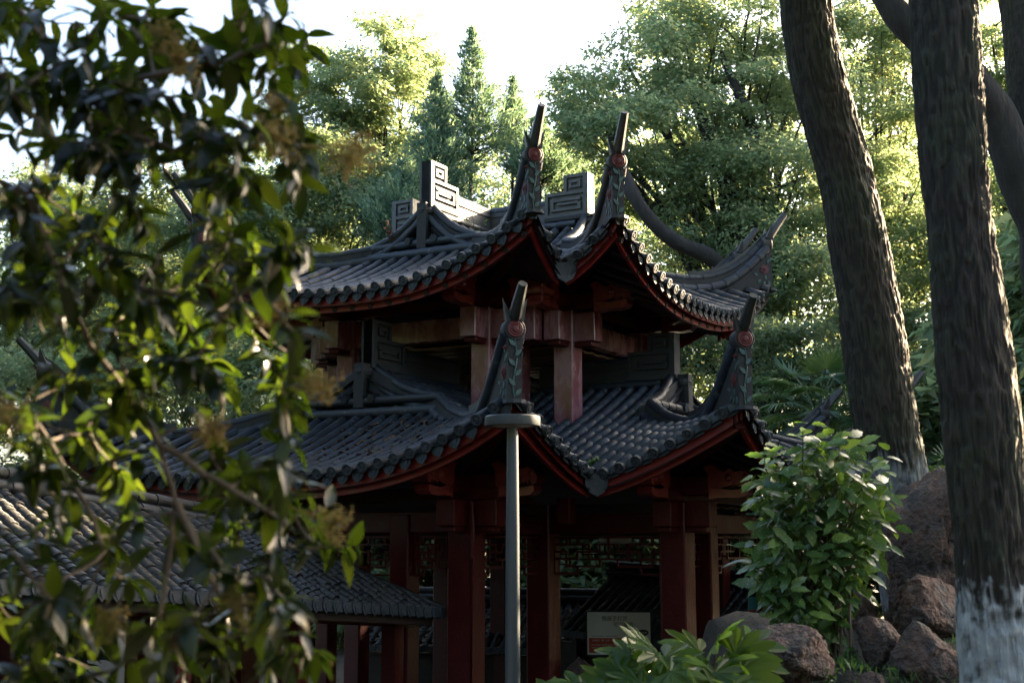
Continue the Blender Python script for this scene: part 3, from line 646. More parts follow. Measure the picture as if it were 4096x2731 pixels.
# ------------------------------------------------------------------ small-tiled roofs (corridor and houses)
CT, ST = math.cos(-TH), math.sin(-TH)
def W3(a, b, z):
    p = L3(a, b, z); return np.array([PX + p[0]*CT - p[1]*ST, PY + p[0]*ST + p[1]*CT, p[2]])
def arc_tile():
    n = 6; V = []; w = .068; h = .042
    for y, k in ((0, 1.), (.15, .92)):
        for i in range(n):
            t = math.pi*i/(n-1); V.append((w*k*math.cos(t), y, h*k*math.sin(t)))
    for i in range(n):
        t = math.pi*i/(n-1); V.append((w*.84*math.cos(t), 0, h*.66*math.sin(t)))
    return V, [(i, i+1, n+i+1, n+i) for i in range(n-1)] + [(2*n+i, 2*n+i+1, i+1, i) for i in range(n-1)]
ARC = arc_tile(); ME_ARC = MB().add(*ARC).mesh('roof_tile', M_SMALL, True)
def stuff_mesh(name, mats, arr, mat, parent):
    V0, F0 = arr; V0 = np.array(V0); V0a = np.c_[V0, np.ones(len(V0))]
    Vs = np.concatenate([(V0a @ M.T)[:, :3] for M in mats]); by = {}
    for f in F0: by.setdefault(len(f), []).append(f)
    Fs = [(np.array(fl)[None] + (np.arange(len(mats))*len(V0))[:, None, None]).reshape(-1, w) for w, fl in by.items()]
    return tag(put(name, mesh_np(name, Vs, Fs, mat), parent), kind='stuff')
def small_roof(parent, e0, e1, r0, r1, limit, sp=.185, ex=.078, objs_from=1):
    """one slope; e0-e1 eave, r0-r1 ridge (left to right seen from outside)"""
    e0, e1, r0, r1 = map(np.array, (e0, e1, r0, r1)); eh = unit(e1-e0); Le = np.linalg.norm(e1-e0)
    v = r0-e0; u = v - eh*(v @ eh); S = np.linalg.norm(u); u = u/S; nrm = np.cross(eh, u)
    s0, s1 = (r0-e0) @ eh, (r1-e0) @ eh
    S1 = np.linalg.norm((r1-e0) - eh*((r1-e0) @ eh))
    bed = MB().add([e0-nrm*.03, e1-nrm*.03, r1-nrm*.03, r0-nrm*.03, e0-nrm*.12, e1-nrm*.12, r1-nrm*.12, r0-nrm*.12], [(0, 1, 2, 3), (7, 6, 5, 4), (0, 4, 5, 1), (1, 5, 6, 2), (2, 6, 7, 3), (3, 7, 4, 0)])
    rf = bed.build('roof_slope', M_BED, parent)
    mats, pans, dr, hd = [], [], [], []
    n = int(Le/sp)
    for i in range(n+1):
        s = (i+.5)*sp
        if s > Le: break
        top = S + (S1-S)*np.clip((s-s0)/max(.01, s1-s0), 0, 1)
        if s < s0: top = S*s/max(s0, .01)
        if s > s1: top = S1*(Le-s)/max(Le-s1, .01)
        k = int(top/ex)
        for j in range(k):
            o = e0 + eh*(s + RNG.normal(0, .006)) + u*(j*ex) + nrm*(.012 + RNG.normal(0, .004))
            a = RNG.normal(.16, .03); y = unit(u*math.cos(a) - nrm*math.sin(a)*(-1)*-1 + nrm*0 ) if False else unit(u - nrm*.12 + eh*RNG.normal(0, .03))
            z = np.cross(eh, y); x = np.cross(y, z)
            M = frame(o, x*RNG.uniform(.93, 1.08), y, z*RNG.uniform(.85, 1.15)); mats.append(M)
            if j % 2 == 0:
                pans.append(frame(o + eh*sp/2 - nrm*.012 + nrm*.02, -x*.95, y*1.6, -z*.5))
        X = eh; Z = unit(np.cross(eh, (0, 0, 1.))); Z = Z if Z @ nrm > 0 else -Z
        dr.append(frame(e0 + eh*(s+sp/2) + Z*.03 - nrm*.0, X*.85, (0, 0, .95), Z)); hd.append(frame(e0 + eh*s + Z*.015 - nrm*.01, X*.075, (0, 0, .075), Z*.6))
    order = list(range(len(mats)))
    if limit:
        ctr = np.array([m[:3, 3] for m in mats]); dist = np.linalg.norm(ctr - [0, 0, EYE], axis=1)
        scr = np.abs(ctr[:, 0]/ctr[:, 1]) > .385
        order = list(np.argsort(dist + scr*100 + (ctr[:, 0] < -3.3)*3))
        for i in order[:limit]: put('roof_tile', ME_ARC, rf, Matrix(mats[i].tolist()))
    rest = [mats[i] for i in order[limit:]]
    if rest: stuff_mesh('far_roof_tiles', rest, ARC, M_SMALL, rf)
    stuff_mesh('pan_tiles', pans, ARC, M_SMALL, rf)
    fan = MB().prism([(-1, -.2), (-.8, -1), (0, -1.15), (.8, -1), (1, -.2), (.7, .45), (0, .7), (-.7, .45)], np.eye(4), .05)
    fm = fan.mesh('tile_end', M_END)
    for m in hd: put('tile_end', fm, rf, Matrix(m.tolist()))
    for m in dr: put('drip_tile', ME_DRIP, rf, Matrix(m.tolist()))
    return rf
def ridge_stack(parent, r0, r1, r=.075):
    r0 = np.array(r0); r1 = np.array(r1); z = np.array([0, 0, 1.])
    w = MB().bar(r0+z*.04, r1+z*.04, .15, .2).build('ridge_wall', M_STUCCO, parent)
    side = unit(np.cross(r1-r0, z))
    for s in (-1, 1): MB().roll([r0+z*.06+side*.08*s, r1+z*.06+side*.08*s], r*.95, .3).build('ridge_roll', M_SMALL, parent, smooth=True)
    MB().roll([r0+z*.2, r1+z*.2], r*1.0, .3).build('ridge_roll', M_SMALL, parent, smooth=True)
COR = empty('covered_corridor'); tag(COR, 'low open corridor with small grey tiles sloping down to the pavilion', 'corridor')
cr0, cr1 = W3(12.6, .3, .74), W3(6.1, .3, .10); ce0, ce1 = W3(12.6, 2.0, -.24), W3(4.45, 2.0, -.86)
cf0, cf1 = W3(12.6, -1.4, -.24), W3(4.45, -1.4, -.86)
small_roof(COR, ce0, ce1, cr0, cr1, 290)
small_roof(COR, cf1, cf0, cr1, cr0, 0)
small_roof(COR, ce1, cf1, cr1, cr1 + unit(cf1-ce1)*.001, 0)
ridge_stack(COR, cr0, cr1)
for q0, q1 in ((cr1, ce1), (cr1, cf1)): MB().roll([q0+[0, 0, .06], q1+[0, 0, .03]], .05, .3).build('hip_roll', M_SMALL, COR, smooth=True)
for i in range(5):
    for b in (1.55, -.95):
        a = 4.9 + i*1.9; zt = -.98 + .079*(a-4.45)
        MB().bar(W3(a, b, -2.8), W3(a, b, zt), .2, .2, up=(CT, ST, 0)).build('column', M_LACQ, COR)
for b in (1.55, -.95):
    bevel(MB().bar(W3(4.5, b, -.98), W3(12.6, b, -.34), .16, .22).build('eave_beam', M_LACQ, COR), .01)
bevel(MB().bar(W3(4.5, 1.86, -.99), W3(12.6, 1.86, -.37), .05, .13).build('eave_board', M_SOFFIT, COR), .01)
MB().box((0, 0, 0), (1, 1, 1), frame(W3(8.6, .3, -2.74), np.array([CT, ST, 0])*3.4, np.array([-ST, CT, 0])*9, (0, 0, .16))).build('floor_slab', M_PAVE, COR)
# houses seen through the ground floor
M_WALL = pmat('dark_timber_wall', [(.3, (.012, .009, .008)), (.7, (.03, .022, .018))], 6, .8, None, .3, 20, .01)
H1 = empty('tiled_house'); tag(H1, 'low house with small grey tiles behind the columns, gable wall with poster', 'house')
a_, b_ = at(2440, 2296, 27.), at(3230, 2360, 24.6)
dv = unit(np.array([b_[1]-a_[1], -(b_[0]-a_[0]), 0])); dv = dv if dv[1] < 0 else -dv
small_roof(H1, a_+dv*1.9-[0, 0, 1.0], b_+dv*1.9-[0, 0, 1.0], a_, b_, 0)
small_roof(H1, b_-dv*1.9-[0, 0, 1.0], a_-dv*1.9-[0, 0, 1.0], b_, a_, 0)
ridge_stack(H1, a_, b_)
ax = unit(b_-a_); ah = unit([ax[0], ax[1], 0])
gp = [(-1.75, -a_[2]), (1.75, -a_[2]), (1.75, -1.0), (0, -.12), (-1.75, -1.0)]
MB().prism(gp, frame(a_+ah*.25, dv, (0, 0, 1), ah), .12).build('gable_wall', M_WALL, H1)
MB().box((0, 0, 0), (1, 1, 1), frame((a_+b_)/2+dv*1.5-[0, 0, a_[2]/2+.55], ah*5.2, dv*.1, (0, 0, a_[2]-1.1))).build('wall', M_WALL, H1)
H2 = empty('tiled_gallery'); tag(H2, 'grey tiled gallery roof glimpsed behind the drain pipe column', 'gallery')
a2, b2 = at(1500, 2395, 29.), at(2520, 2408, 27.5)
dv2 = unit(np.array([b2[1]-a2[1], -(b2[0]-a2[0]), 0])); dv2 = dv2 if dv2[1] < 0 else -dv2
small_roof(H2, a2+dv2*1.6-[0, 0, .85], b2+dv2*1.6-[0, 0, .85], a2, b2, 0, sp=.2, ex=.1)
ridge_stack(H2, a2, b2)
MB().box((0, 0, 0), (1, 1, 1), frame((a2+b2)/2+dv2*1.1-[0, 0, .55+a2[2]/2], unit(b2-a2)*5, dv2*.1, (0, 0, a2[2]-.9))).build('wall', M_WALL, H2)
# notice poster ---------------------------------------------------------------
M_WHITE = pmat('poster_white', [(.3, (.55, .55, .52)), (.7, (.62, .62, .6))], 3, .5, None, 0)
M_RED = pmat('poster_red', [(.3, (.32, .03, .015)), (.7, (.36, .04, .02))], 3, .5, None, 0)
M_BLACK = pmat('poster_ink', [(.3, (.012, .012, .012)), (.7, (.02, .02, .02))], 3, .5, None, 0)
M_SKIN = pmat('poster_skin', [(.3, (.5, .33, .22)), (.7, (.55, .36, .24))], 3, .5, None, 0)
pc = at(2475, 2530, 24.3); POS = empty('notice_board', (pc[0], pc[1], pc[2]-.38), -.12)
tag(POS, 'white and red notice poster with two lines of black writing under the roof', 'poster')
pw_, ph_ = 1.12, .74
bevel(MB().box((0, .03, .37), (pw_+.05, .04, ph_+.05)).build('frame', M_STUCCO, POS), .006)
MB().box((0, .005, .37), (pw_, .016, ph_)).build('sheet', M_WHITE, POS)
MB().box((-.22, -.006, .16), (.62, .006, .26)).build('red_panel', M_RED, POS)
def text(s, size, x, z, mat, parent, name='lettering', dy=-.012):
    cu = bpy.data.curves.new(name, 'FONT'); cu.body = s; cu.size = size; cu.align_x = 'LEFT'; cu.extrude = .0008
    o = bpy.data.objects.new(name+'_tmp', cu); COL.objects.link(o); bpy.context.view_layer.update()
    me = bpy.data.meshes.new_from_object(o.evaluated_get(bpy.context.evaluated_depsgraph_get())); bpy.data.objects.remove(o)
    me.materials.clear(); me.materials.append(mat)
    return put(name, me, parent, Matrix.Translation((x, dy, z)) @ Matrix.Rotation(math.pi/2, 4, 'X'))
text('熊孩子打赏', .092, -.30, .60, M_BLACK, POS); text('可以退款', .092, -.10, .495, M_BLACK, POS)
text('自2021年7月1日起，《未成年人保护法》', .026, -.48, .315, M_BLACK, POS); text('【当事人】第二十条', .036, -.49, .235, M_WHITE, POS)
text('未成年人的监护人有权要求返还打赏款项', .024, -.49, .165, M_WHITE, POS); text('平台应当予以配合并及时退回', .024, -.49, .115, M_WHITE, POS)
bub = MB().lathe([(.10, 0), (.10, .006), (.09, .008)], 20, frame((.43, -.004, .39), (1, 0, 0), (0, 0, .55), (0, -1, 0))); bub.prism([(.36, .38), (.40, .36), (.33, .33)], frame((0, -.006, 0), (1, 0, 0), (0, 0, 1), (0, -1, 0)), .006)
bub.build('speech_bubble', M_BLACK, POS); text('打赏主播!', .034, .355, .378, M_WHITE, POS, dy=-.018)
fg = MB().lathe([(.055, 0), (.055, .006), (.05, .008)], 18, frame((.24, -.004, .32), (1, 0, 0), (0, 0, 1.15), (0, -1, 0))); fg.prism([(.17, .06), (.31, .06), (.29, .22), (.24, .26), (.19, .22)], frame((0, -.005, 0), (1, 0, 0), (0, 0, 1), (0, -1, 0)), .004); fg.build('printed_face', M_SKIN, POS)
MB().prism([(.18, .30), (.185, .40), (.24, .43), (.30, .40), (.30, .36), (.24, .375), (.20, .33)], frame((0, -.012, 0), (1, 0, 0), (0, 0, 1), (0, -1, 0)), .004).build('printed_hair', M_RED, POS)
sg_ = at(3030, 2415, 21.5); SG = tag(bevel(MB().box((0, 0, 0), (.30, .03, .22)).build('teal_sign', pmat('teal_sign_face', [(.3, (.02, .22, .22)), (.7, (.03, .27, .27))], 3, .4, None, 0)), .006), 'small teal sign above the small tiled house roof', 'sign'); SG.location = sg_
MB().box((0, .03, -1.2), (.04, .04, 2.3)).build('post', M_LAMP, SG); MB().box((0, -.018, -.10), (.29, .006, .03)).build('stripe', M_RED, SG)
cl_ = W3(1.2, 2.9, -.02); CL = tag(MB().lathe([(.2, 0), (.24, .03), (.24, .08), (.12, .12)], 24, frame((0, 0, 0), (1, 0, 0), (0, 1, 0), (0, 0, 1))).build('ceiling_lamp', M_LENS, None, Matrix.Translation(Vector(cl_)), True), 'round white unlit ceiling lamp hanging inside the ground floor', 'lamp')
MB().tube([(0, 0, .1), (0, 0, .5)], .012, 6).build('stem', M_LAMP, CL)
# ------------------------------------------------------------------ street lamp
lp = at(2050, 1690, 11.7); lg = float(ground_h(lp[0], lp[1]))-.06; LAMP = empty('street_lamp', (lp[0], lp[1], lg)); hL = lp[2]-lg
tag(LAMP, 'slim blue-grey garden lamp post with flat round disc head', 'street lamp')
MB().lathe([(.066, 0), (.064, .9), (.058, hL-.9), (.048, hL-.05)], 20).build('pole', M_LAMP, LAMP, smooth=True)
MB().lathe([(.12, 0), (.12, .02), (.085, .05), (.075, .12)], 20).build('base_collar', M_LAMP, LAMP, smooth=True)
MB().lathe([(.225, hL-.028), (.241, hL-.03), (.244, hL-.024), (.244, hL+.048), (.236, hL+.056), (.02, hL+.066)], 40).build('disc_head', M_LAMP, LAMP, smooth=True)
MB().lathe([(.05, hL-.034), (.222, hL-.026), (.222, hL-.02)], 36).build('diffuser', M_LENS, LAMP)
# ------------------------------------------------------------------ foliage helpers
def leaf_quads(C, A, Nn, l, w, bend=.12):
    """C centres, A axes, Nn normals -> folded rhombus leaves"""
    S = np.cross(A, Nn); S /= np.linalg.norm(S, axis=1)[:, None] + 1e-9; Nn = np.cross(S, A)
    l = l[:, None]; w = w[:, None]
    V = np.stack([C - A*l*.5, C + S*w*.5 - A*l*.05 + Nn*w*.12, C + A*l*.5 - Nn*l*bend, C - S*w*.5 - A*l*.05 + Nn*w*.12], 1).reshape(-1, 3)
    F = np.arange(len(C)*4).reshape(-1, 4); return V, F
def leaf_tris(C, A, Nn, l, w):
    S = np.cross(A, Nn); S /= np.linalg.norm(S, axis=1)[:, None] + 1e-9; l = l[:, None]; w = w[:, None]
    V = np.stack([C - A*l*.45 + S*w*.5, C - A*l*.30 - S*w*.55, C + A*l*.6], 1).reshape(-1, 3)
    return V, np.arange(len(C)*3).reshape(-1, 3)
def rand_dirs(n): v = RNG.normal(size=(n, 3)); return v/np.linalg.norm(v, axis=1)[:, None]
def crown_leaves(blobs, lsize, dens=1.0, aspect=.48, droop=.55, up=.25, clump=.30):
    """blobs: (x,y,z,r[,flat]) -> many leaves gathered in clumps"""
    Cs, As, Ns = [], [], []; clumps = []
    for bl in blobs:
        c = np.array(bl[:3]); r = bl[3]; fl = bl[4] if len(bl) > 4 else .85
        rc = clump*r**.6 + .16; nc = int(19*dens*(r/rc)**2*.42) + 5
        d = rand_dirs(nc); rad = r*RNG.uniform(.35, 1., nc)**.5; rad *= 1 + .35*(noise3(d*1.7 + c*.37)-.5)
        cc = c + d*rad[:, None]*[1, 1, fl]; clumps.append(cc)
        nl = int(5.2*(rc/lsize)**2) + 10
        for q in cc:
            rq = rc*RNG.uniform(.6, 1.35); k = int(nl*RNG.uniform(.6, 1.2)*(rq/rc)**2) + 5
            dd = rand_dirs(k); dd[:, 2] = dd[:, 2]*.8 + up; rr = rq*RNG.uniform(.35, 1.05, k)
            P = q + dd*rr[:, None]*[1, 1, .62]
            A = dd*[1, 1, .5] + rand_dirs(k)*.55; A[:, 2] -= droop; A /= np.linalg.norm(A, axis=1)[:, None]
            Nn = rand_dirs(k)*.75 + [0, 0, 1.]; Cs.append(P); As.append(A); Ns.append(Nn)
    C = np.concatenate(Cs); A = np.concatenate(As); Nn = np.concatenate(Ns); k = len(C)
    l = lsize*RNG.uniform(.7, 1.3, k); V, F = leaf_tris(C, A, Nn, l, l*aspect*1.15); return V, F, clumps
def limb_path(p, q, sag=.15, n=8, wob=.12):
    p = np.array(p, float); q = np.array(q, float); L = np.linalg.norm(q-p); t = np.linspace(0, 1, n)[:, None]
    m = p + (q-p)*t; m += np.array([0, 0, 1.])*sag*L*np.sin(np.pi*t)*.5
    w = RNG.normal(0, wob*L*.12, (n, 3)); w[0] = w[-1] = 0; w = (w + np.roll(w, 1, 0))*.5; w[0] = w[-1] = 0
    return m + w
def tree(name, label, base, h_trunk, r, blobs, leafmat, lsize, group=None, cat='tree', dens=1., lean=None, extra=None, droop=.55, barkmat=None, aspect=.48, clump=.30):
    base = np.array(base, float); root = empty(name, base); tag(root, label, cat, group)
    loc = [(b[0]-base[0], b[1]-base[1], b[2]-base[2], *b[3:]) for b in blobs]
    top = np.array(lean)-base if lean is not None else np.array([np.mean([b[0] for b in loc])*.5, np.mean([b[1] for b in loc])*.5, h_trunk])
    tr = MB(); tp = limb_path((0, 0, -.1), top, .0, 9, .25); tr.tube(tp, np.linspace(r*1.15, r*.7, 9), 12)
    V, F, cl = crown_leaves(loc, lsize, dens, droop=droop, aspect=aspect, clump=clump)
    lb = MB()
    for bl, cc in zip(loc, cl):
        s = tp[int(RNG.integers(5, 9))] if bl[2] > top[2]*.8 else tp[5]
        P = limb_path(s, np.array(bl[:3]) - [0, 0, bl[3]*.25], .1); lb.tube(P, np.linspace(r*.38, r*.09, 8), 8)
        for q in cc[:max(3, len(cc)//9)]:
            b = P[int(RNG.integers(3, 8))]; lb.tube(limb_path(b, q, .1, 5), np.linspace(r*.12, r*.03, 5), 5, cap=False)
    tr.build('trunk', barkmat or M_BARK_FAR, root, smooth=True); lb.build('branches', barkmat or M_BARK_FAR, root, smooth=True)['kind'] = 'stuff'
    tag(put('crown', mesh_np('crown', V, [F], leafmat), root), kind='stuff') if False else put('crown', mesh_np('crown', V, [F], leafmat), root)
    if extra: extra(root)
    return root
def blob(px, py, d, rpx, fl=.85): p = at(px, py, d); return (p[0], p[1], p[2], rpx/F_PX*d, fl)
GT = 'camphor trees behind the pavilion'
def gbase(px, d): p = at(px, 2200, d); return (p[0], p[1], float(ground_h(p[0], p[1])))
tree('camphor_tree', 'bright yellow-green tree to the left of the spired juniper', gbase(1520, 40), 9, .26,
     [blob(1560, 240, 40, 210, .9), blob(1420, 380, 39.5, 190), blob(1600, 480, 40.5, 200), blob(1640, 270, 41, 150), blob(1470, 620, 40, 200), blob(1280, 280, 41, 150), blob(1240, 480, 40, 190), blob(1330, 700, 39, 190)], M_LF_CAMPHOR, .14, GT)
tree('camphor_tree', 'dense dark green tree between the left horn and the juniper', gbase(1230, 36), 6, .24,
     [blob(1000, 760, 36, 230), blob(1220, 830, 35.5, 220), blob(1420, 860, 35, 190), blob(1100, 950, 35, 220), blob(900, 950, 35, 240), blob(1300, 690, 36, 170), blob(1450, 720, 36, 150)], M_LF_DEEP, .14, GT)
tree('camphor_tree', 'shaded tree behind the glossy shrub branches beside the left eaves', gbase(420, 38), 7, .28,
     [blob(300, 1000, 38, 300), blob(620, 1080, 37, 280), blob(520, 800, 38, 240), blob(100, 1250, 37, 300), blob(420, 1350, 36, 290), blob(760, 1330, 36, 250), blob(150, 850, 39, 220)], M_LF_DEEP, .15, GT)
tree('camphor_tree', 'low leafy tree seen between the two left eaves', gbase(1000, 33), 3.6, .2,
     [blob(950, 1430, 33, 230), blob(1180, 1420, 33, 200), blob(700, 1560, 33, 230), blob(1050, 1600, 32, 220), blob(400, 1640, 33, 260), blob(100, 1600, 33, 260), blob(1350, 1480, 34, 160)], M_LF_CAMPHOR, .13, GT)
bigl = [blob(2380, 470, 34, 190), blob(2560, 300, 35, 240), blob(2760, 230, 36, 260), blob(2500, 560, 33.5, 220), blob(2740, 520, 34.5, 240), blob(2960, 130, 36, 240), blob(3000, 420, 35, 230), blob(2620, 760, 34, 210), blob(2880, 740, 34, 230),
        blob(2980, 980, 33.5, 210), blob(2760, 960, 34, 190), blob(3120, 700, 34, 220), blob(3160, 1130, 33, 220), blob(2900, 1230, 33, 190), blob(3180, 300, 36, 230), blob(2660, 90, 37, 160), blob(3240, 940, 34, 190), blob(2290, 380, 35, 120)]
def rough_limb(root, P, R, n=46):
    P = np.array(P); d = np.r_[0, np.cumsum(np.linalg.norm(np.diff(P, axis=0), axis=1))]; t = np.linspace(0, d[-1], n)
    Q = np.stack([np.convolve(np.pad(np.interp(t, d, P[:, i]), 3, 'edge'), np.ones(7)/7, 'valid') for i in range(3)], 1); rr = np.interp(t, d, R)
    Q += (np.stack([fbm(np.stack([t*1.3, t*0+i*7, t*0], -1), 3) for i in range(3)], 1)-.45)*rr[:, None]*.7; rr = rr*(.82+.4*fbm(np.stack([t*2.1, t*0+3, t*0], -1), 3))
    MB().tube(Q, rr, 14).build('limb', M_BARK_FAR, root, smooth=True)
def big_limb(root):
    b = np.array(root.location); P = [at(x, y, d)-b for x, y, d in ((2980, 1200, 33), (2870, 1050, 32.6), (2760, 990, 32.4), (2640, 930, 32.2), (2560, 830, 32.1), (2510, 730, 32.2), (2470, 600, 32.8), (2420, 480, 33.5))]
    rough_limb(root, P, [.25, .22, .20, .19, .175, .16, .13, .09])
    P = [at(x, y, d)-b for x, y, d in ((3050, 1180, 34), (2990, 900, 34), (2860, 640, 34.2), (2800, 430, 34.5), (2700, 250, 35))]
    rough_limb(root, P, [.3, .25, .2, .15, .08])
    P = [at(x, y, d)-b for x, y, d in ((3050, 1000, 34.5), (3060, 640, 34.5), (2960, 380, 34.5), (2880, 200, 35))]
    rough_limb(root, P, [.22, .18, .13, .07])
tree('camphor_tree', 'large spreading tree with a thick leaning limb behind the right horns', gbase(3050, 34), 8.5, .42, bigl, M_LF_CAMPHOR, .135, GT, extra=big_limb, lean=at(3030, 1150, 34))
tree('camphor_tree', 'sunlit yellow foliage tree between the two whitewashed trunks', gbase(3560, 38), 7, .3,
     [blob(3480, 500, 38, 240), blob(3600, 780, 37, 230), blob(3420, 830, 37, 200), blob(3560, 1120, 36, 230), blob(3700, 1000, 37, 210), blob(3440, 200, 39, 220), blob(3640, 300, 39, 230), blob(3600, 1400, 35, 200), blob(3420, 1330, 35, 190), blob(3560, 30, 39, 200)], M_LF_CAMPHOR, .14, GT)
tree('camphor_tree', 'tree with bright leaves filling the gap beside the forked trunk', gbase(4080, 36), 7, .3,
     [blob(4020, 900, 36, 230), blob(4060, 1250, 35, 230), blob(4150, 600, 36, 260), blob(4020, 300, 37, 240), blob(3960, 80, 37, 200), blob(4250, 1000, 35, 260), blob(3990, 1560, 34, 200), blob(4250, 300, 36, 260)], M_LF_CAMPHOR, .14, GT)
tree('camphor_tree', 'dark low tree behind the palm fronds', gbase(3120, 31), 3.5, .22,
     [blob(3040, 1420, 31, 200), blob(3220, 1460, 31, 200), blob(3060, 1640, 30.5, 190), blob(3300, 1650, 30.5, 200), blob(3500, 1600, 31, 200), blob(2800, 1380, 32, 160), blob(3700, 1560, 31, 200), blob(3800, 1750, 30, 200)], M_LF_DEEP, .12, GT)
tree('camphor_tree', 'dim foliage seen through the ground floor lattice', gbase(2250, 36), 2.4, .2,
     [blob(2250, 2220, 36, 200), blob(1900, 2200, 36, 200), blob(2620, 2180, 36, 220), blob(1500, 2150, 36, 220), blob(3050, 2150, 35, 220), blob(3400, 1980, 33, 230), blob(1100, 2050, 35, 260), blob(600, 2050, 35, 280), blob(150, 2050, 35, 280)], M_LF_DEEP, .17, GT, dens=.8)
GF = 'far row of trees closing the clearing'
for i, (px, d, tops) in enumerate(((250, 50, 900), (900, 52, 760), (1500, 54, 560), (2150, 52, 640), (2700, 54, 420), (3250, 52, 330), (3800, 50, 380), (4300, 52, 300))):
    bl = []
    for q in range(12): bl.append(blob(px + 330*math.sin(q*2.4+i), tops + 200 + (1650-tops-200)*q/11., d+2*math.cos(q*1.7), 300, .8))
    tree('camphor_tree', 'hazy tree in the far row behind the clearing', gbase(px, d), 6, .3, bl, M_LF_CAMPHOR, .24, GF, dens=.3)
# neighbours outside the frame on the sunny side: they shade the pavilion
GS = 'camphor trees on the sunny side'
for i, (x, y, h, r) in enumerate(((15.5, 32, 14.4, 5.4), (21, 35.5, 15.2, 5.6), (12.5, 27, 12.2, 4.0), (25, 41, 16, 6.))):
    bl = []
    for q in range(13):
        t = 2*math.pi*q/13*2.4; rr = r*(.25+.6*(q % 4)/3.); z = h*(.30+.52*(q/12.)); bl.append((x+rr*math.cos(t), y+rr*math.sin(t), z, r*.42, .9))
    tree('camphor_tree', 'tall leafy tree standing beyond the right-hand trunks', (x, y, 0), h*.6, .4, bl, M_LF_CAMPHOR, .36, GS, dens=1.3)
for i, (x, y, h, r) in enumerate(((9.4, 15.2, 7.4, 2.5), (9.2, 19.5, 6.0, 2.6), (12.4, 25, 12.5, 3.0), (9.5, 30.5, 6.0, 2.8), (6.2, 33.5, 4.6, 2.4), (1.5, 36, 4.2, 2.6), (-4, 37, 4.4, 2.8), (-7.8, 16.9, 2.7, 1.4), (-9.6, 14.3, 2.7, 1.5), (-6.9, 19.4, 2.5, 1.2), (-11.5, 17.5, 3.4, 2.0))):  # right-hand ones are added to shade the laurel, rocks, corridor and columns
    bl = [(x+r*.55*math.cos(q*2.4)*(.4+.6*(q % 3)/2), y+r*.55*math.sin(q*2.4)*(.4+.6*(q % 3)/2), h*(.14+.72*q/8.), r*.52, .85) for q in range(9)]
    tree('evergreen_shrub', 'dense evergreen shrub in the belt round the clearing, partly added for shade', (x, y, float(ground_h(x, y))), h*.5, .15, bl, M_LF_DEEP, .30, 'evergreen shrubs round the clearing', 'shrub')
# junipers --------------------------------------------------------------------
def juniper(label, px, ytop, d, half_px, ybot, bare=.25, dens=1.0):
    top = at(px, ytop, d); base = np.array(gbase(px, d)); R = half_px/F_PX*d; H = top[2]-base[2]; root = empty('juniper_tree', base); tag(root, label, 'tree', 'junipers behind the pavilion')
    MB().tube(limb_path((0, 0, -.1), (0, 0, H*.97), 0, 9, .04), np.linspace(.19, .02, 9), 10).build('trunk', M_BARK_FAR, root, smooth=True)
    zb = at(px, ybot, d)[2]-base[2]; br = MB(); C, A, Nn = [], [], []
    nb = int(105*dens)
    for i in range(nb):
        t = (i+.5)/nb; z = H - (H-zb)*t**.85; L = R*(.09 + 1.25*t**.85)*RNG.uniform(.45, 1.2); an = i*2.399 + RNG.normal(0, .3)
        e = np.array([math.cos(an), math.sin(an), 0]); tip = e*L + [0, 0, z + L*RNG.uniform(.15, .6)]
        P = limb_path((0, 0, z-.1*L), tip, -.1, 5); br.tube(P, np.linspace(.012+.018*t, .006, 5), 4, cap=False)
        k = int((26 + 150*L)*.75); u = RNG.uniform(.25 if t > .4 else .05, 1.02, k)**.75; c = np.array([np.interp(u, np.linspace(0, 1, 5), P[:, j]) for j in range(3)]).T
        sp = (.05 + .12*L*(1-.5*u))[:, None]; c = c + RNG.normal(size=(k, 3))*sp*[1, 1, .8]
        a = e*RNG.uniform(.2, .9, (k, 1)) + rand_dirs(k)*.55 + [0, 0, .55]; C.append(c); A.append(a/np.linalg.norm(a, axis=1)[:, None]); Nn.append(rand_dirs(k))
    for i in range(26):
        z = zb*RNG.uniform(.45, 1.02); an = RNG.uniform(0, 6.28); L = R*RNG.uniform(.25, .7); br.tube(limb_path((0, 0, z), (L*math.cos(an), L*math.sin(an), z+L*RNG.uniform(-.2, .5)), -.1, 5), np.linspace(.018, .004, 5), 4, cap=False)
    br.build('branches', M_BARK_FAR, root, smooth=True)['kind'] = 'stuff'
    C, A, Nn = map(np.concatenate, (C, A, Nn)); l = RNG.uniform(.09, .19, len(C)); V, F = leaf_tris(C, A, Nn, l, l*.3)
    put('crown', mesh_np('crown', V, [F], M_LF_CON), root)
juniper('tall juniper with a pointed spire rising above the roof ornament', 1880, 105, 37, 150, 640)
juniper('thin juniper just right of the tall pointed one', 2050, 300, 38, 85, 620, dens=.7)
juniper('broad grey-green juniper left of the tall pointed one', 1730, 300, 36, 170, 860, dens=1.2)
juniper('dark juniper close behind the left twin horn', 2290, 420, 38, 140, 780, dens=1.0)
juniper('dusky juniper between the spire and the twin horns', 2160, 470, 36, 130, 740, dens=.9)
juniper('low juniper beside the weed on the upper roof', 1600, 640, 34, 180, 1000, dens=1.2)
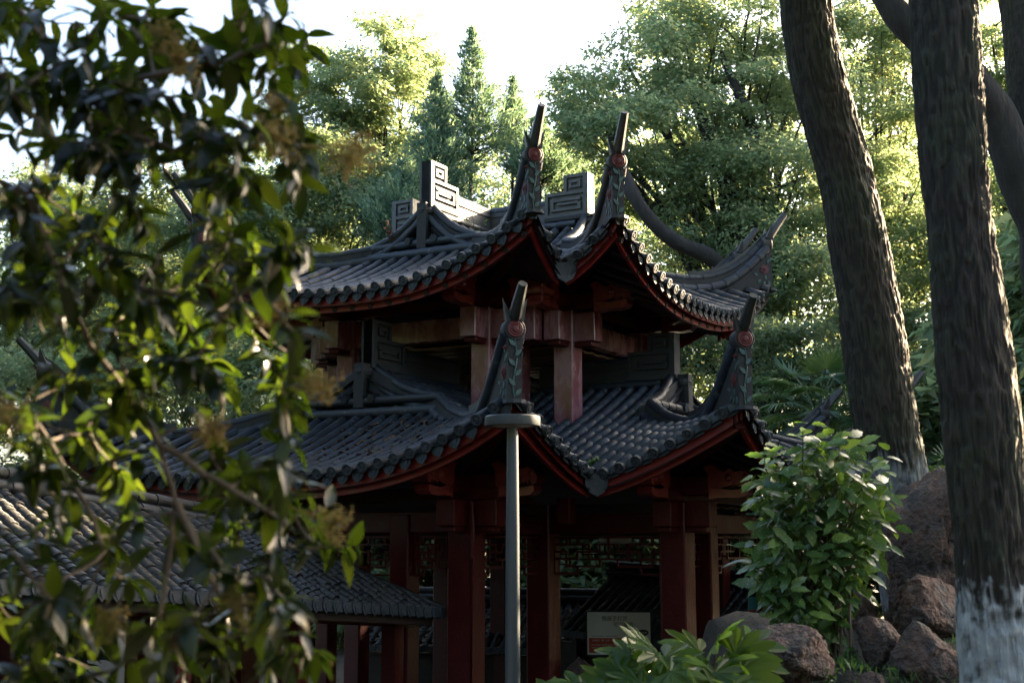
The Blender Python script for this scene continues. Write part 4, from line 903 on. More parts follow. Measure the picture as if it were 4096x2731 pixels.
# ------------------------------------------------------------------ near trunks with real bark relief
def bark_trunk(name, label, path, radii, zwash, seed, group, nth=220, dz=.022, wash=1.):
    path = np.array(path, float); d = np.r_[0, np.cumsum(np.linalg.norm(np.diff(path, axis=0), axis=1))]
    n = int(d[-1]/dz); s = np.linspace(0, d[-1], n)
    def smooth(a):
        for _ in range(2): a = np.convolve(np.pad(a, 12, 'edge'), np.ones(25)/25, 'valid')
        return a
    C = np.stack([smooth(np.interp(s, d, path[:, i])) for i in range(3)], 1); R = smooth(np.interp(s, d, radii))
    base = C[0].copy(); C -= base
    th = np.arange(nth)*2*np.pi/nth; T = np.gradient(C, axis=0); T /= np.linalg.norm(T, axis=1)[:, None]
    X = np.cross(T, (0, 1., 0)); X /= np.linalg.norm(X, axis=1)[:, None]; Y = np.cross(T, X)
    U = np.stack(np.broadcast_arrays(np.cos(th)[None, :]*R[:, None], np.sin(th)[None, :]*R[:, None], s[:, None]), -1)
    wob = (fbm(U*[3, 3, 2.2]+seed, 3)-.45)
    q = U*[42, 42, 7.2] + seed + np.stack([wob*4, wob*4, wob*0], -1)
    a = noise3(q); b = noise3(q*[.5, .5, 2.6]+9.1); fine = fbm(U*[70, 70, 22]+seed, 3)
    ridge = 1 - np.abs(2*a-1)**.8; crack = np.clip((b-.6)*4, 0, 1)
    fur = np.clip(1.15*ridge - .25 - .65*crack + .5*(fine-.45), 0, 1)
    big = (fbm(U*[1.6, 1.6, .9]+seed*2, 3)-.45)
    rr = R[:, None] + .022*(fur-.6) + .10*big*R[:, None]/.25
    V = C[:, None] + rr[..., None]*(X[:, None]*np.cos(th)[None, :, None] + Y[:, None]*np.sin(th)[None, :, None])
    I = np.arange(n*nth).reshape(n, nth); J = np.roll(I, -1, 1)
    F = np.stack([I[:-1], J[:-1], J[1:], I[1:]], -1).reshape(-1, 4)
    root = empty(name, base); tag(root, label, 'tree', group)
    me = mesh_np('trunk', V.reshape(-1, 3), [F], bark_mat('bark_'+str(seed), zwash, wash), True)
    at_ = me.attributes.new('furrow', 'FLOAT', 'POINT'); at_.data.foreach_set('value', fur.astype(np.float32).ravel())
    put('trunk', me, root); return root, C, R
def add_crown(root, C, blobs, lsize, dens=1., r=.16):
    b0 = np.array(root.location); loc = [(b[0]-b0[0], b[1]-b0[1], b[2]-b0[2], *b[3:]) for b in blobs]
    V, F, cl = crown_leaves(loc, lsize, dens); lb = MB()
    for bl, cc in zip(loc, cl):
        P = limb_path(C[-1], np.array(bl[:3]), .1); lb.tube(P, np.linspace(r, r*.3, 8), 8)
        for q in cc[:6]: lb.tube(limb_path(P[5], q, .1, 5), np.linspace(r*.2, r*.05, 5), 5, cap=False)
    lb.build('branches', M_BARK_FAR, root, smooth=True)['kind'] = 'stuff'; put('crown', mesh_np('crown', V, [F], M_LF_CAMPHOR), root)
GN = 'camphor trunks by the rockery'
px2r = lambda w, d: w/F_PX*d/2
t1 = [(3650, 2560, 12, 190), (3630, 2300, 12, 215), (3600, 2000, 12, 235), (3560, 1800, 12, 245), (3500, 1400, 12, 250), (3440, 1000, 12, 235), (3380, 700, 12, 225), (3320, 480, 12, 240), (3270, 320, 12, 245), (3240, 150, 12, 235), (3230, 0, 12, 228), (3200, -300, 12, 215)]
root, C, R_ = bark_trunk('camphor_tree', 'leaning bark trunk with whitewashed foot behind the spotted laurel and boulder', [at(x, y, d) for x, y, d, w in t1], [px2r(w, d) for x, y, d, w in t1], at(3600, 1835, 12)[2], 3., GN, wash=.5)
add_crown(root, C, [(2.0, 12, 9.8, 1.7), (3.6, 12.5, 10.5, 1.8), (.4, 11.5, 10.2, 1.5), (3.0, 10.5, 11.2, 1.6), (1.4, 13.5, 11.3, 1.9), (-.6, 13.2, 11.8, 2.0), (-2.6, 12.6, 11.9, 1.9), (.2, 16, 12.8, 2.0), (-2.4, 15.6, 13.0, 2.1), (2.8, 16, 12.8, 2.0), (-4.6, 13.8, 12.4, 1.9)], .2)
t2 = [(4085, 3160, 8, 480), (4035, 2900, 8, 385), (4010, 2600, 8, 335), (3985, 2300, 8, 315), (3945, 1900, 8, 300), (3905, 1500, 8, 300), (3870, 1200, 8, 300), (3835, 900, 8, 275), (3815, 650, 8, 275), (3800, 400, 8, 280), (3785, 150, 8, 278), (3775, -50, 8, 275), (3760, -350, 8, 270)]
root2, C2, R2 = bark_trunk('camphor_tree', 'thick furrowed trunk with broad whitewashed foot right of the red boulder', [at(x, y, d) for x, y, d, w in t2], [px2r(w, d) for x, y, d, w in t2], at(3980, 2375, 8)[2], 11., GN, 240, .02)
add_crown(root2, C2, [(2.6, 8.5, 8.6, 1.4), (4.2, 7.5, 9.2, 1.6), (1.2, 7.5, 9.4, 1.4), (3.6, 9.5, 9.9, 1.5), (2.2, 6.3, 9.6, 1.5)], .15)
t3 = [(4330, 2700, 19.5, 330), (4290, 1900, 19.5, 300), (4250, 1300, 19.5, 270), (4220, 900, 19.5, 255), (4170, 500, 19.5, 220), (4120, 200, 19.5, 200), (4090, 0, 19.5, 195), (4060, -250, 19.5, 180)]
root3, C3, R3 = bark_trunk('camphor_tree', 'forked dark trunk half hidden behind the thick whitewashed trunk', [at(x, y, d) for x, y, d, w in t3], [px2r(w, d) for x, y, d, w in t3], -5., 23., GN, 110, .03)
P = np.array([at(x, y, d) for x, y, d in ((4250, 1300, 19.5), (4150, 900, 19.3), (4060, 620, 19.2), (3965, 420, 19.2), (3850, 270, 19.2), (3700, 150, 19.3), (3580, 40, 19.4), (3500, -90, 19.5), (3440, -300, 19.6))])-np.array(root3.location)
rough_limb(root3, P, [.40, .36, .33, .30, .27, .24, .22, .20, .18])
add_crown(root3, C3, [(6.5, 20, 13.4, 1.8), (8.6, 19.5, 13.6, 2.0), (5, 21, 14, 1.7)], .2)
# ------------------------------------------------------------------ trees round the viewpoint (outside the frame)
GR = 'trees round the viewing spot'
for i, (x, y, h, r) in enumerate(((-9.5, 9, 9.5, 3.6), (-12, 17, 11, 4.2), (-6.5, -5, 10, 4.2), (1.5, -9, 11, 4.5), (9, -5, 11, 4.4), (-14, 0, 11, 4.5), (-18, 27, 11, 4.5))):
    bl = []
    for q in range(9):
        t = 2*math.pi*q/9*2.4; rr = r*(.2+.65*(q % 4)/3.); z = h*(.42+.5*(q/8.)); bl.append((x+rr*math.cos(t), y+rr*math.sin(t), z, r*.5, .9))
    tree('camphor_tree', 'tree standing around the viewing spot', (x, y, float(ground_h(x, y))), h*.6, .3, bl, M_LF_DEEP, .42, GR, dens=.9)
tree('camphor_tree', 'slender tree added out of view to shade the glossy shrub above and below', (7.4, 9.9, float(ground_h(7.4, 9.9))), 5.0, .2,  # added out of view; its split crown leaves one sunlit band on the shrub
     [(7.0, 9.05, 8.05, 1.15, .8), (8.0, 9.9, 8.8, 1.2, .8), (6.6, 8.2, 8.1, 1.0, .8), (7.0, 9.05, 5.85, 1.0, .8), (7.9, 9.8, 6.2, 1.0, .8), (6.7, 8.4, 5.7, .9, .8)], M_LF_DEEP, .2, GR)
# ------------------------------------------------------------------ rocks
def rock(label, px, py, d, wpx, hpx, dpt, seed, cuts=20, rz=0.):
    import bmesh
    bm = bmesh.new(); bmesh.ops.create_icosphere(bm, subdivisions=5 if wpx*d > 2500 else 4, radius=1.0)
    V = np.array([v.co for v in bm.verts]); rg = np.random.default_rng(seed)
    for c in range(cuts):
        n = rg.normal(size=3); n[2] *= .8; n /= np.linalg.norm(n); k = rg.uniform(.42, .78); dd = V @ n; V -= np.maximum(0, dd-k)[:, None]*n*.94
    n1 = fbm(V*1.6+seed, 4)-.47; n2 = fbm(V*5.5+seed*3, 4)-.47; pit = np.clip(noise3(V*9+seed)-.72, 0, 1)
    n3 = np.abs(fbm(V*3.1+seed*5, 4)-.47); V = V*(1 + .20*n1 + .24*n2 - .5*pit - .35*np.clip(.06-n3, 0, 1)/.06*.3)[:, None]
    V = V*np.array([wpx/F_PX*d/2, dpt, hpx/F_PX*d/2])*1.36
    me = bpy.data.meshes.new('boulder'); 
    for v, c in zip(bm.verts, V): v.co = c
    bm.to_mesh(me); bm.free(); me.materials.append(M_ROCK); me.polygons.foreach_set('use_smooth', np.ones(len(me.polygons), bool))
    o = put('boulder', me); p = at(px, py, d); o.location = p; o.rotation_euler = (0, 0, rz); tag(o, label, 'rock', 'rockery boulders'); return o
rock('tall reddish boulder leaning between the two whitewashed trunks', 3700, 2210, 11.0, 400, 660, .45, 4, 8)
rock('pitted grey-red rock below the spotted laurel, right of the lobed leaves', 3150, 2650, 8.9, 300, 240, .28, 9)
rock('small red-brown rock between laurel stems and boulder', 3530, 2590, 9.6, 190, 210, .18, 12)
rock('flat grey rock under the tall reddish boulder', 3690, 2480, 10.2, 390, 250, .34, 21)
rock('red-brown rock at the foot of the thick trunk', 3720, 2670, 9.3, 340, 330, .3, 30)
rock('low rock half buried beside the lobed leaves', 2960, 2725, 8.6, 220, 110, .2, 41)
rock('dark stone wedged behind the spotted laurel stems', 3440, 2480, 11.2, 180, 260, .25, 52)
rock('little stone lying in the grass below the rockery', 3480, 2725, 9.0, 130, 80, .1, 60)
rock('grey stone glimpsed between the pavilion columns', 2330, 2690, 19.5, 150, 120, .3, 71)
# ------------------------------------------------------------------ curved leaf mesh
def leaf_shape(l, w, curl, fold, n=5, tooth=0., mat=None, name='leaf', tipk=1.0):
    V = []; F = []
    for i in range(n+1):
        t = i/n; ww = w*.5*math.sin(math.pi*min(1, (t**.85)*.97+.02))**.8*(1-.15*t); 
        if i == 0: ww = .004
        if i == n: ww = .001
        y = l*t; z = -curl*l*t*t; tk = tooth*(1 if i % 2 else -1)*w
        V += [(-ww-tk*(0 < i < n), y, z + fold*ww), (0, y, z), (ww+tk*(0 < i < n), y, z + fold*ww)]
    for i in range(n):
        k = 3*i; F += [(k, k+1, k+4, k+3), (k+1, k+2, k+5, k+4)]
    return np.array(V), F
def leaves_out(root, mats, shapes, name, m_single, m_multi, limit, score):
    """nearest 'limit' leaves as parts, the rest as one stuff part"""
    order = np.argsort(-np.asarray(score)); mes = [MB().add(*s).mesh(name, m_single, True) for s in shapes]
    b = np.array(root.location); T = np.eye(4); T[:3, 3] = -b
    for i in order[:limit]: put(name, mes[i % len(mes)], root, Matrix((T @ mats[i]).tolist()))
    rest = order[limit:]
    for k, s in enumerate(shapes):
        pass
    Vs, Fs, o = [], [], 0
    for i in rest:
        V, F = shapes[i % len(shapes)]; M = T @ mats[i]; Vs.append(V @ M[:3, :3].T + M[:3, 3]); Fs.append(np.array(F)+o); o += len(V)
    if Vs: tag(put(name+'_mass', mesh_np(name+'_mass', np.concatenate(Vs), [np.concatenate(Fs)], m_multi, True), root), kind='stuff')
def leaf_frame(o, d, nrm, s=1., roll=0.):
    y = unit(d); x = unit(np.cross(y, nrm)); z = np.cross(x, y); x = -x if False else x
    return frame(o, np.cross(y, z)*s, y*s, z*s)
# ------------------------------------------------------------------ spotted laurel
AB = at(3300, 2560, 10.0); AUC = empty('spotted_laurel', AB); tag(AUC, 'bushy laurel with yellow-spotted toothed leaves growing on the rockery', 'shrub')
mats = []; stems = MB(); sc = []
ash = [leaf_shape(.165, .076, .22, .22, 7, .05), leaf_shape(.15, .070, .34, .3, 7, .06), leaf_shape(.18, .078, .12, .15, 7, .05)]
outline = [(3010, 2300), (2975, 2180), (3020, 2060), (3060, 1960), (3010, 1900), (3080, 1800), (3200, 1745), (3330, 1770), (3430, 1760), (3520, 1830), (3560, 1960), (3540, 2080), (3480, 2190), (3420, 2300), (3330, 2400), (3160, 2420), (3100, 2380), (3240, 2000), (3330, 2120), (3200, 2200), (3420, 1950), (3130, 2090), (3280, 1860), (3380, 1850), (3090, 2240), (3200, 2330), (3350, 2250), (3450, 2060), (3160, 1870), (3260, 2300), (3300, 2010)]
tips = []
for (x, y) in outline:
    for k in range(6):
        tips.append(at(3265+(x-3265)*.86 + RNG.normal(0, 32), y + 15 + RNG.normal(0, 36), 10.0 + RNG.uniform(-.42, .3)))
for t in tips:
    foot = AB + np.array([RNG.normal(0, .12), RNG.normal(0, .1), -.15]); P = limb_path(foot, t, .25, 7, .25); 
    if RNG.random() < .22: stems.tube(P-AB, np.linspace(.011, .004, 7), 5)
    ax = unit(P[-1]-P[-2]); k = int(RNG.integers(6, 10)); a0 = RNG.uniform(0, 6.28)
    for i in range(k):
        an = a0 + i*2.4; hgt = -.03*i; side = np.array([math.cos(an), math.sin(an), 0]); d = unit(side*(.6+.1*i) + np.array([0, 0, -.05-.17*i]) + ax*.2 + RNG.normal(0, .12, 3))
        o = t + ax*hgt + np.array([0, 0, hgt*.8]); nr = unit(np.array([0, 0, .6]) + side*.55 + RNG.normal(0, .25, 3) + np.array([-.15, -.55, 0])); mats.append(leaf_frame(o, d, nr, RNG.uniform(.7, 1.12))); sc.append(-o[1]*1. + RNG.normal(0, .05))
leaves_out(AUC, mats, ash, 'leaf', M_LF_AUCO, M_LF_AUC, 300, sc)
stems.build('stems', M_TWIG, AUC, smooth=True)
# ------------------------------------------------------------------ lobed-leaf shrubs (fatsia)
def lobed_leaf(R=.17, lobes=8, curl=.22):
    V = [(0, 0, 0)]; F = []; n = 0
    ang = np.linspace(-2.15, 2.15, lobes); pts = []
    for i, a in enumerate(ang):
        r = R*(1 - .22*(abs(a)/2.15)**2)
        pts += [(a-.26, r*.56), (a-.25, r*.72), (a-.14, r*.93), (a, r*1.10), (a+.14, r*.93), (a+.25, r*.72), (a+.26, r*.56)]
        if i < lobes-1: pts.append(((a+ang[i+1])/2, r*.54))
    z = lambda r, a: -curl*r*r/R + .004*math.cos(a*lobes/2.15*3.0)
    for k, (a, r) in enumerate(pts): V.append((r*math.sin(a), r*math.cos(a), z(r, a)))
    for i in range(len(pts)-1): F.append((0, i+1, i+2))
    return np.array(V), [f[::-1] for f in F]
FL = [MB().add(*lobed_leaf(.225, 8, .25)).mesh('lobed_leaf', M_LF_FAT, False), MB().add(*lobed_leaf(.21, 7, .4)).mesh('lobed_leaf', M_LF_FAT, False), MB().add(*lobed_leaf(.235, 9, .15)).mesh('lobed_leaf', M_LF_FAT, False)]
def fatsia(label, bx, d, leaves):
    p = at(bx, 2700, d); base = np.array([p[0], p[1], float(ground_h(p[0], p[1]))]); root = empty('lobed_leaf_shrub', base); tag(root, label, 'shrub', 'shrubs with glossy lobed leaves')
    st = MB()
    leaves = leaves + [(x+RNG.normal(0, 55), y+45+RNG.normal(0, 22), dd-.12, tilt+.1, face+RNG.normal(0, .8), s*.9) for (x, y, dd, tilt, face, s) in leaves]
    for (x, y, dd, tilt, face, s) in leaves:
        o = at(x, y+38, d+dd); hub = base + np.array([RNG.normal(0, .05), RNG.normal(0, .05), .45*(o[2]-base[2])])
        st.tube(limb_path(hub, o, .2, 6, .1)-base, np.linspace(.009, .005, 6), 5); st.tube(limb_path(base, hub, 0, 4, .1)-base, [.016, .015, .013, .012], 6)
        dr = np.array([math.sin(face), -math.cos(face)*.6, -tilt]); nr = unit(np.array([.05, -.95+RNG.normal(0, .15), 1.0]))
        M = leaf_frame(o, unit(dr), nr, s); T = np.eye(4); T[:3, 3] = -base
        put('lobed_leaf', FL[int(RNG.integers(0, 3))], root, Matrix((T @ M).tolist()))
    st.build('stems', M_TWIG, root, smooth=True)
lv1 = [(2520, 2580, 0, .1, -1.2, 1.), (2600, 2560, .1, -.3, -.5, .95), (2660, 2590, -.1, .1, .6, 1.), (2480, 2650, -.1, .2, -1.5, .9), (2560, 2690, -.2, .4, -.3, .95), (2640, 2700, -.25, .5, .8, .9), (2420, 2720, -.2, .3, -1.2, .9), (2700, 2650, 0, .2, 1.3, .9)]
lv2 = [(2800, 2570, 0, -.2, -.8, 1.05), (2860, 2530, .1, -.5, .2, 1.), (2940, 2580, 0, .0, 1.1, 1.1), (2990, 2550, .1, -.2, 1.5, 1.1), (2760, 2640, -.1, .2, -.9, 1.), (2860, 2650, -.2, .4, .3, 1.), (2800, 2710, -.25, .5, -.3, .9), (2920, 2660, -.1, .3, 1.2, .85)]
lv3 = [(2450, 2690, .1, .1, -.8, .9), (2560, 2665, .2, .0, .5, .9), (2690, 2640, .3, .0, -.6, .9), (2330, 2725, 0, .2, -1.0, .95), (2280, 2740, -.1, .2, -.3, .9), (2390, 2760, 0, .3, .8, .9), (2230, 2760, .1, .0, -1.4, .9), (2480, 2780, 0, .2, .9, .9)]
fatsia('lobed-leaf shrub below the poster and left of the ground floor column', 2590, 8.0, lv1); fatsia('lobed-leaf shrub touching the pitted rock', 2850, 8.2, lv2); fatsia('low lobed-leaf shrub at the foot of the lamp post', 2360, 7.8, lv3)
# ------------------------------------------------------------------ palms
def palm(label, px, py, d, fans):
    c = at(px, py, d); g = float(ground_h(c[0], c[1])); root = empty('windmill_palm', (c[0], c[1], g)); tag(root, label, 'palm', 'windmill palms'); b = np.array([c[0], c[1], g])
    n = 40; zz = np.linspace(-.1, c[2]-g, n); MB().tube(np.c_[zz*0, zz*0, zz], .11 + .02*np.sin(np.arange(n)*2.2), 12).build('trunk', M_BARK_FAR, root, smooth=True)
    def fan(R, nb):
        mb = MB()
        for i in range(nb):
            a = -2.3 + 4.6*i/(nb-1); e = np.array([math.sin(a), math.cos(a), 0]); s = np.array([e[1], -e[0], 0]); r = R*(.85+.15*math.cos(a))*RNG.uniform(.92, 1.05); w = R*.045
            dz = RNG.uniform(.12, .3)
            mb.add([e*.02, e*r*.5+s*w+[0, 0, .02-.03*R], e*r*.5-s*w+[0, 0, .02-.03*R], e*r*.5+[0, 0, -.04*R], e*r+[0, 0, -dz*R]], [(0, 1, 3), (0, 3, 2), (1, 4, 3), (3, 4, 2)])
        return mb.mesh('frond', M_LF_PALM)
    sz = d/20.; ms = [fan(.52*sz, 30), fan(.46*sz, 28)]; st = MB()
    for i in range(fans):
        an = i*2.399; el = 1.1 - 1.9*i/fans; L = RNG.uniform(.5, .85)*sz; e = np.array([math.cos(an)*math.cos(el), math.sin(an)*math.cos(el), math.sin(el)]); o = e*L + [0, 0, c[2]-g-.1]
        st.tube(limb_path((0, 0, c[2]-g-.15), o, .15, 5, .02), .011, 5); nr = np.array([0, 0, 1.]) if el < .9 else np.array([math.cos(an), math.sin(an), .2])
        put('frond', ms[i % 2], root, Matrix(leaf_frame(o, e*[1, 1, .7]-[0, 0, .25], nr).tolist()))
    st.build('leaf_stalks', M_LF_PALM, root)
palm('fan palm left of the leaning whitewashed trunk', 3270, 1640, 27, 26)
palm('fan palm with dead fronds between the two whitewashed trunks', 3650, 1720, 27, 22)
palm('low fan palm behind the tall reddish boulder', 3690, 1960, 16, 12)
# ------------------------------------------------------------------ foreground shrub
FB = np.array([-3.1, 3.3, float(ground_h(-3.1, 3.3))]); FG = empty('glossy_shrub_tree', FB)
tag(FG, 'overhanging glossy-leaved tree with yellow flower clusters, out of focus in front of the eaves', 'tree')
zones = [(150, 120, 190, 130, 16), (480, 120, 200, 130, 17), (800, 130, 190, 130, 14), (1080, 60, 100, 90, 7), (1150, 230, 90, 90, 6), (250, 400, 240, 140, 20), (620, 420, 220, 150, 22), (950, 420, 190, 140, 16), (1160, 500, 120, 100, 8),
         (120, 680, 140, 150, 13), (420, 690, 200, 150, 18), (740, 680, 180, 140, 15), (1020, 700, 160, 110, 9), (1180, 640, 80, 90, 4), (150, 950, 150, 140, 9), (480, 960, 180, 140, 11), (800, 900, 130, 120, 6), (1080, 960, 70, 90, 3),
         (300, 1230, 240, 150, 11), (650, 1220, 180, 150, 9), (960, 1180, 150, 130, 7), (1130, 1000, 70, 80, 3), (180, 1560, 170, 150, 6), (520, 1500, 200, 150, 9), (880, 1480, 150, 140, 7), (1110, 1430, 90, 120, 4), (1180, 1560, 60, 80, 3),
         (130, 1830, 130, 140, 3), (520, 1830, 190, 140, 7), (880, 1850, 150, 120, 6), (1100, 1920, 110, 110, 5), (120, 2130, 130, 120, 4), (480, 2130, 150, 120, 4), (900, 2100, 180, 120, 7), (1230, 2080, 120, 110, 6), (1380, 2150, 70, 60, 2),
         (130, 2430, 150, 140, 6), (420, 2420, 180, 150, 6), (780, 2400, 180, 140, 7), (1050, 2330, 160, 130, 6), (200, 2650, 190, 110, 8), (620, 2640, 200, 110, 8), (1000, 2620, 170, 120, 8), (1200, 2560, 80, 90, 3), (60, 1150, 90, 200, 6), (1150, 1730, 60, 80, 2), (1270, 1050, 40, 60, 1)]
tipsF = []
for (x, y, rx, ry, n) in zones:
    for k in range(max(1, int(n*(.68 if y < 800 else .92)+.4))):
        px, py = x + RNG.uniform(-1, 1)*rx, y + RNG.uniform(-1, 1)*ry; d = RNG.uniform(2.95, 4.1); tipsF.append((at(px, py, d), px, py))
roots = [[at(-600, -200, 3.2), at(-200, -100, 3.2), at(60, 20, 3.2), at(200, 200, 3.2), at(330, 380, 3.2), at(480, 520, 3.25), at(700, 600, 3.3), at(900, 560, 3.3)],
         [at(-600, 700, 3.3), at(-100, 700, 3.3), at(120, 780, 3.3), at(260, 1180, 3.3), at(360, 1380, 3.3), at(520, 1600, 3.25), at(640, 1780, 3.2), at(700, 2000, 3.2), at(680, 2200, 3.2), at(640, 2450, 3.2)],
         [at(-600, 1500, 3.4), at(-80, 1560, 3.4), at(150, 1700, 3.4), at(300, 1950, 3.4), at(420, 2200, 3.4)], [at(330, 380, 3.2), at(620, 300, 3.2), at(900, 250, 3.2), at(1060, 180, 3.2)],
         [at(640, 1780, 3.2), at(820, 1900, 3.2), at(1000, 2000, 3.2), at(1150, 2100, 3.2)], [at(260, 1180, 3.3), at(500, 1150, 3.3), at(760, 1200, 3.3), at(950, 1300, 3.3)], [at(700, 2000, 3.2), at(860, 2350, 3.2), at(1000, 2560, 3.2)]]
trunkF = MB().tube(limb_path((0, 0, -.1), at(-600, 700, 3.3)-FB, 0, 8, .1), np.linspace(.09, .05, 8), 10).tube(limb_path(at(-600, 700, 3.3)-FB, at(-600, -200, 3.2)-FB, 0, 6, .1), np.linspace(.045, .03, 6), 8); trunkF.build('trunk', M_TWIG, FG, smooth=True)
nodes = []
br = MB()
for r in roots:
    r = np.array(r); P = np.concatenate([limb_path(r[i], r[i+1], .05, 5, .2)[:-1] for i in range(len(r)-1)] + [r[-1:]]); br.tube(P-FB, np.linspace(.010, .005, len(P)), 6); nodes += list(P)
br.tube(limb_path(at(-600, 1500, 3.4)-FB, at(-600, 700, 3.3)-FB, 0, 5, .1), .03, 6)
nodes = np.array(nodes)
tipsF.sort(key=lambda t: np.min(np.linalg.norm(nodes - t[0], axis=1)))
fsh = [leaf_shape(.097, .046, .25, .25), leaf_shape(.085, .040, .4, .35), leaf_shape(.106, .047, .12, .2), leaf_shape(.09, .040, .55, .3)]
mats = []; sc = []; tw = MB()
for t, px, py in tipsF:
    j = np.argmin(np.linalg.norm(nodes - t, axis=1)); P = limb_path(nodes[j], t, -.1, 6, .25); tw.tube(P-FB, np.linspace(.0048, .0026, 6), 5); nodes = np.concatenate([nodes, P[2:]])
    ax = unit(P[-1]-P[-2]); k = int(RNG.integers(6, 9)); a0 = RNG.uniform(0, 6.28); u = unit(np.cross(ax, (0.3, .2, 1.))); v = np.cross(ax, u)
    for i in range(k):
        an = a0 + i*2.4; q = i/k; d = unit((u*math.cos(an)+v*math.sin(an))*(.8+.3*q) + ax*(.75-1.0*q) + np.array([0, 0, -.45]) + RNG.normal(0, .15, 3)); o = t - ax*.055*q*1.6
        nr = unit(np.array([0, 0, 1.]) - d*.2 + ax*.6 + RNG.normal(0, .3, 3)); mats.append(leaf_frame(o, d, nr, RNG.uniform(.72, 1.15)))
        sc.append((-o[1] + RNG.normal(0, .2)) - 5*(px < -20 or px > 4100 or py < -60 or py > 2760))
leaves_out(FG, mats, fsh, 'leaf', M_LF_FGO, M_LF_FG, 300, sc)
br.build('branches', M_TWIG, FG, smooth=True); tag(tw.build('twigs', M_TWIG, FG, smooth=True), kind='stuff')
pan = [(640, 150), (700, 250), (1090, 430), (1110, 560), (1040, 540), (1440, 600), (1390, 640), (1080, 1260), (1270, 1560), (40, 1690), (840, 1740), (1330, 2100), (440, 2500), (940, 2420)]
oct_ = np.array([(1, 0, 0), (-1, 0, 0), (0, 1, 0), (0, -1, 0), (0, 0, 1), (0, 0, -1)], float); of = np.array([(0, 2, 4), (2, 1, 4), (1, 3, 4), (3, 0, 4), (2, 0, 5), (1, 2, 5), (3, 1, 5), (0, 3, 5)])
for (x, y) in pan:
    c = at(x, y, RNG.uniform(2.9, 3.4)); j = np.argmin(np.linalg.norm(nodes - c, axis=1)); st = MB(); st.tube(limb_path(nodes[j], c, .1, 5)-FB, .0025, 4); Vs, Fs = [], []; o = 0
    for i in range(46):
        dd = unit(RNG.normal(size=3) + [0, 0, .3]); tip = c + dd*RNG.uniform(.02, .062); st.tube([c-FB, (c+tip)/2 - FB + RNG.normal(0, .003, 3), tip-FB], .0011, 3, cap=False)
        for k in range(4):
            Vs.append(oct_*RNG.uniform(.0028, .0045) + tip + RNG.normal(0, .007, 3) - FB); Fs.append(of + o); o += 6
    stm = st.build('flower_stalk', M_BUD, FG); put('flower_buds', mesh_np('flower_buds', np.concatenate(Vs), [np.concatenate(Fs)], M_BUD), stm)['kind'] = 'stuff'
# ------------------------------------------------------------------ weeds, fallen leaves, ground cover
def sprig(name, label, base, n, h, mat, lw, cat='weed'):
    root = empty(name, base); tag(root, label, cat); st = MB(); sh = [leaf_shape(lw, lw*.45, .3, .2, 4)]; mt = []
    for i in range(n):
        e = np.array([RNG.normal(0, .35), RNG.normal(0, .35), 1.])*h*RNG.uniform(.5, 1.); P = limb_path((0, 0, 0), e, .1, 6, .2); st.tube(P, .004, 4)
        for k in range(9):
            p = P[int(RNG.integers(1, 6))]; dd = unit(RNG.normal(size=3)*[1, 1, .4] + [0, 0, .2]); mt.append(leaf_frame(np.array(base)+p, dd, np.array([0, 0, 1.])+RNG.normal(0, .4, 3), RNG.uniform(.6, 1.2)))
    st.build('stems', M_TWIG, root); leaves_out(root, mt, sh, 'leaf', mat, mat, 80, np.zeros(len(mt)))
M_DRYL = leaf_mat('dry_red_leaf', G((0, (.06, .025, .022)), (1, (.12, .05, .04))), G((0, (.14, .05, .03)), (1, (.2, .08, .05))), .3, .7, .2, island=False)
M_WEED = leaf_mat('weed_leaf', G((0, (.03, .09, .03)), (1, (.07, .15, .05))), G((0, (.1, .25, .04)), (1, (.2, .35, .06))), .35, .5, .3, island=False)
sprig('dry_weed', 'withered red-brown weed growing on the upper gable roll', W3(2.02, -.62, 4.72), 6, .36, M_DRYL, .06)
sprig('roof_weed', 'thin green weed growing by the upper main ridge', W3(1.0, .35, 4.95), 4, .36, M_WEED, .06)
sprig('valley_weed', 'green weeds sprouting in the lower roof valley', W3(3.55, 3.75, .93), 9, .16, M_WEED, .06)
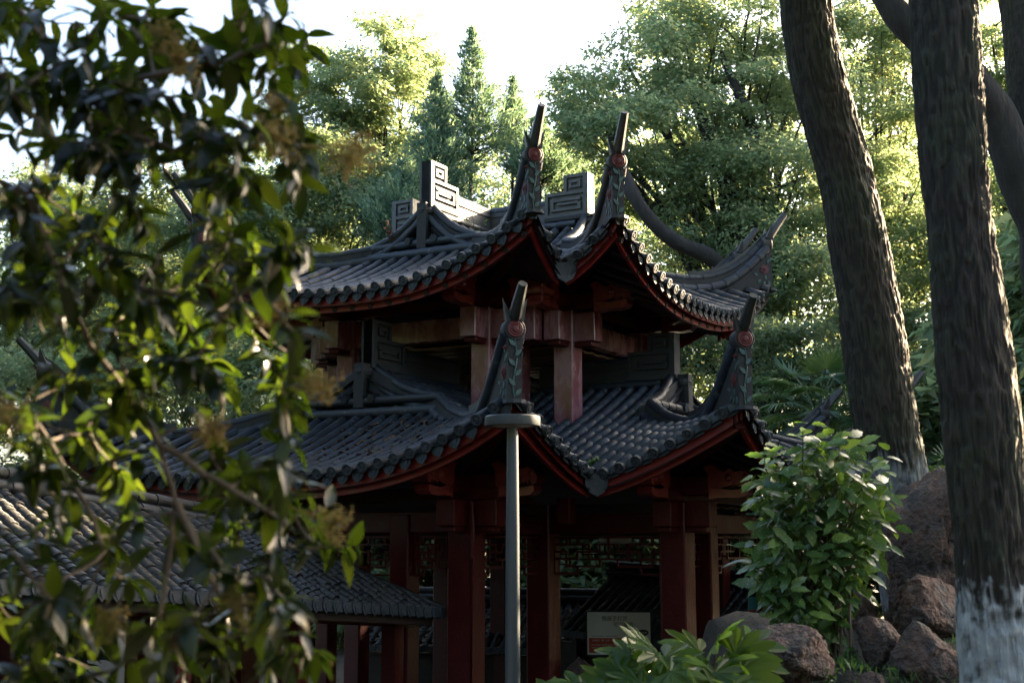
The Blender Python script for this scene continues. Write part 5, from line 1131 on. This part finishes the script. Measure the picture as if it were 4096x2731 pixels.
for i, (x, y, d, lab) in enumerate(((3560, 2700, 9.0, 'seedling between the grass and the red-brown rock'), (3290, 2690, 8.9, 'small weed beside the pitted rock'), (3060, 2730, 8.5, 'pale green sprout on the half-buried rock'), (3400, 2600, 9.6, 'young spotted seedling under the laurel stems'))):
    sprig('seedling', lab, at(x, y, d)-[0, 0, .1], 5, .16, M_WEED, .05, 'plant')
def litter(name, fn, n, size, label):
    C = np.array([fn() for _ in range(n)]); A = rand_dirs(n)*[1, 1, .35]; A /= np.linalg.norm(A, axis=1)[:, None]; l = size*RNG.uniform(.5, 1.4, n)
    V, F = leaf_quads(C, A, rand_dirs(n)*.7+[0, 0, 1.], l, l*.6, .25); tag(put(name, mesh_np(name, V, [F], M_LEAFLIT)), label, 'leaves', kind='stuff')
def lf():
    while True:
        t = RNG.uniform(.12, .8); b = RNG.normal(1.1, .8) if RNG.random() < .75 else RNG.uniform(-2, 3); a = LOR['a0']+(LOR['a1']-LOR['a0'])*t
        if abs(b) < LOR['b0']+(LOR['b1']-LOR['b0'])*t-.2: 
            k = round(b/LOR['sp']-.5)+.5; return W3(a, k*LOR['sp']+RNG.normal(0, .03), float(zfront(LOR, a, b))+.05+RNG.uniform(0, .05))
litter('fallen_leaves', lf, 620, .085, 'dry fallen leaves lying in the lower roof tile channels')
def lv_():
    s = RNG.uniform(0, 1); a = 2.6+1.2*s+RNG.normal(0, .12); b = a + abs(RNG.normal(0, .15)); b = min(b, 3.85); p = float(zside(LOR, max(a, b), min(a, b)))
    return W3(a, b, p+.05)
litter('valley_leaves', lv_, 160, .07, 'dead leaves gathered in the lower roof valley')
C = []; 
for i in range(2600):
    x, y = RNG.uniform(1.2, 4.6), RNG.uniform(8.1, 10.4); C.append((x, y, float(0)))
C = np.array(C); C = C[noise3(C*[1.4, 1.4, 1]+3) > .5]; C[:, 2] = ground_h(C[:, 0], C[:, 1]) + .02; n = len(C); A = rand_dirs(n)*.6+[0, 0, 1.]; A /= np.linalg.norm(A, axis=1)[:, None]; l = RNG.uniform(.05, .13, n)
V, F = leaf_quads(C, A, rand_dirs(n), l, l*.16, .2); tag(put('grass', mesh_np('grass', V, [F], M_WEED)), 'thin grass growing between the rockery stones', 'grass', kind='stuff')
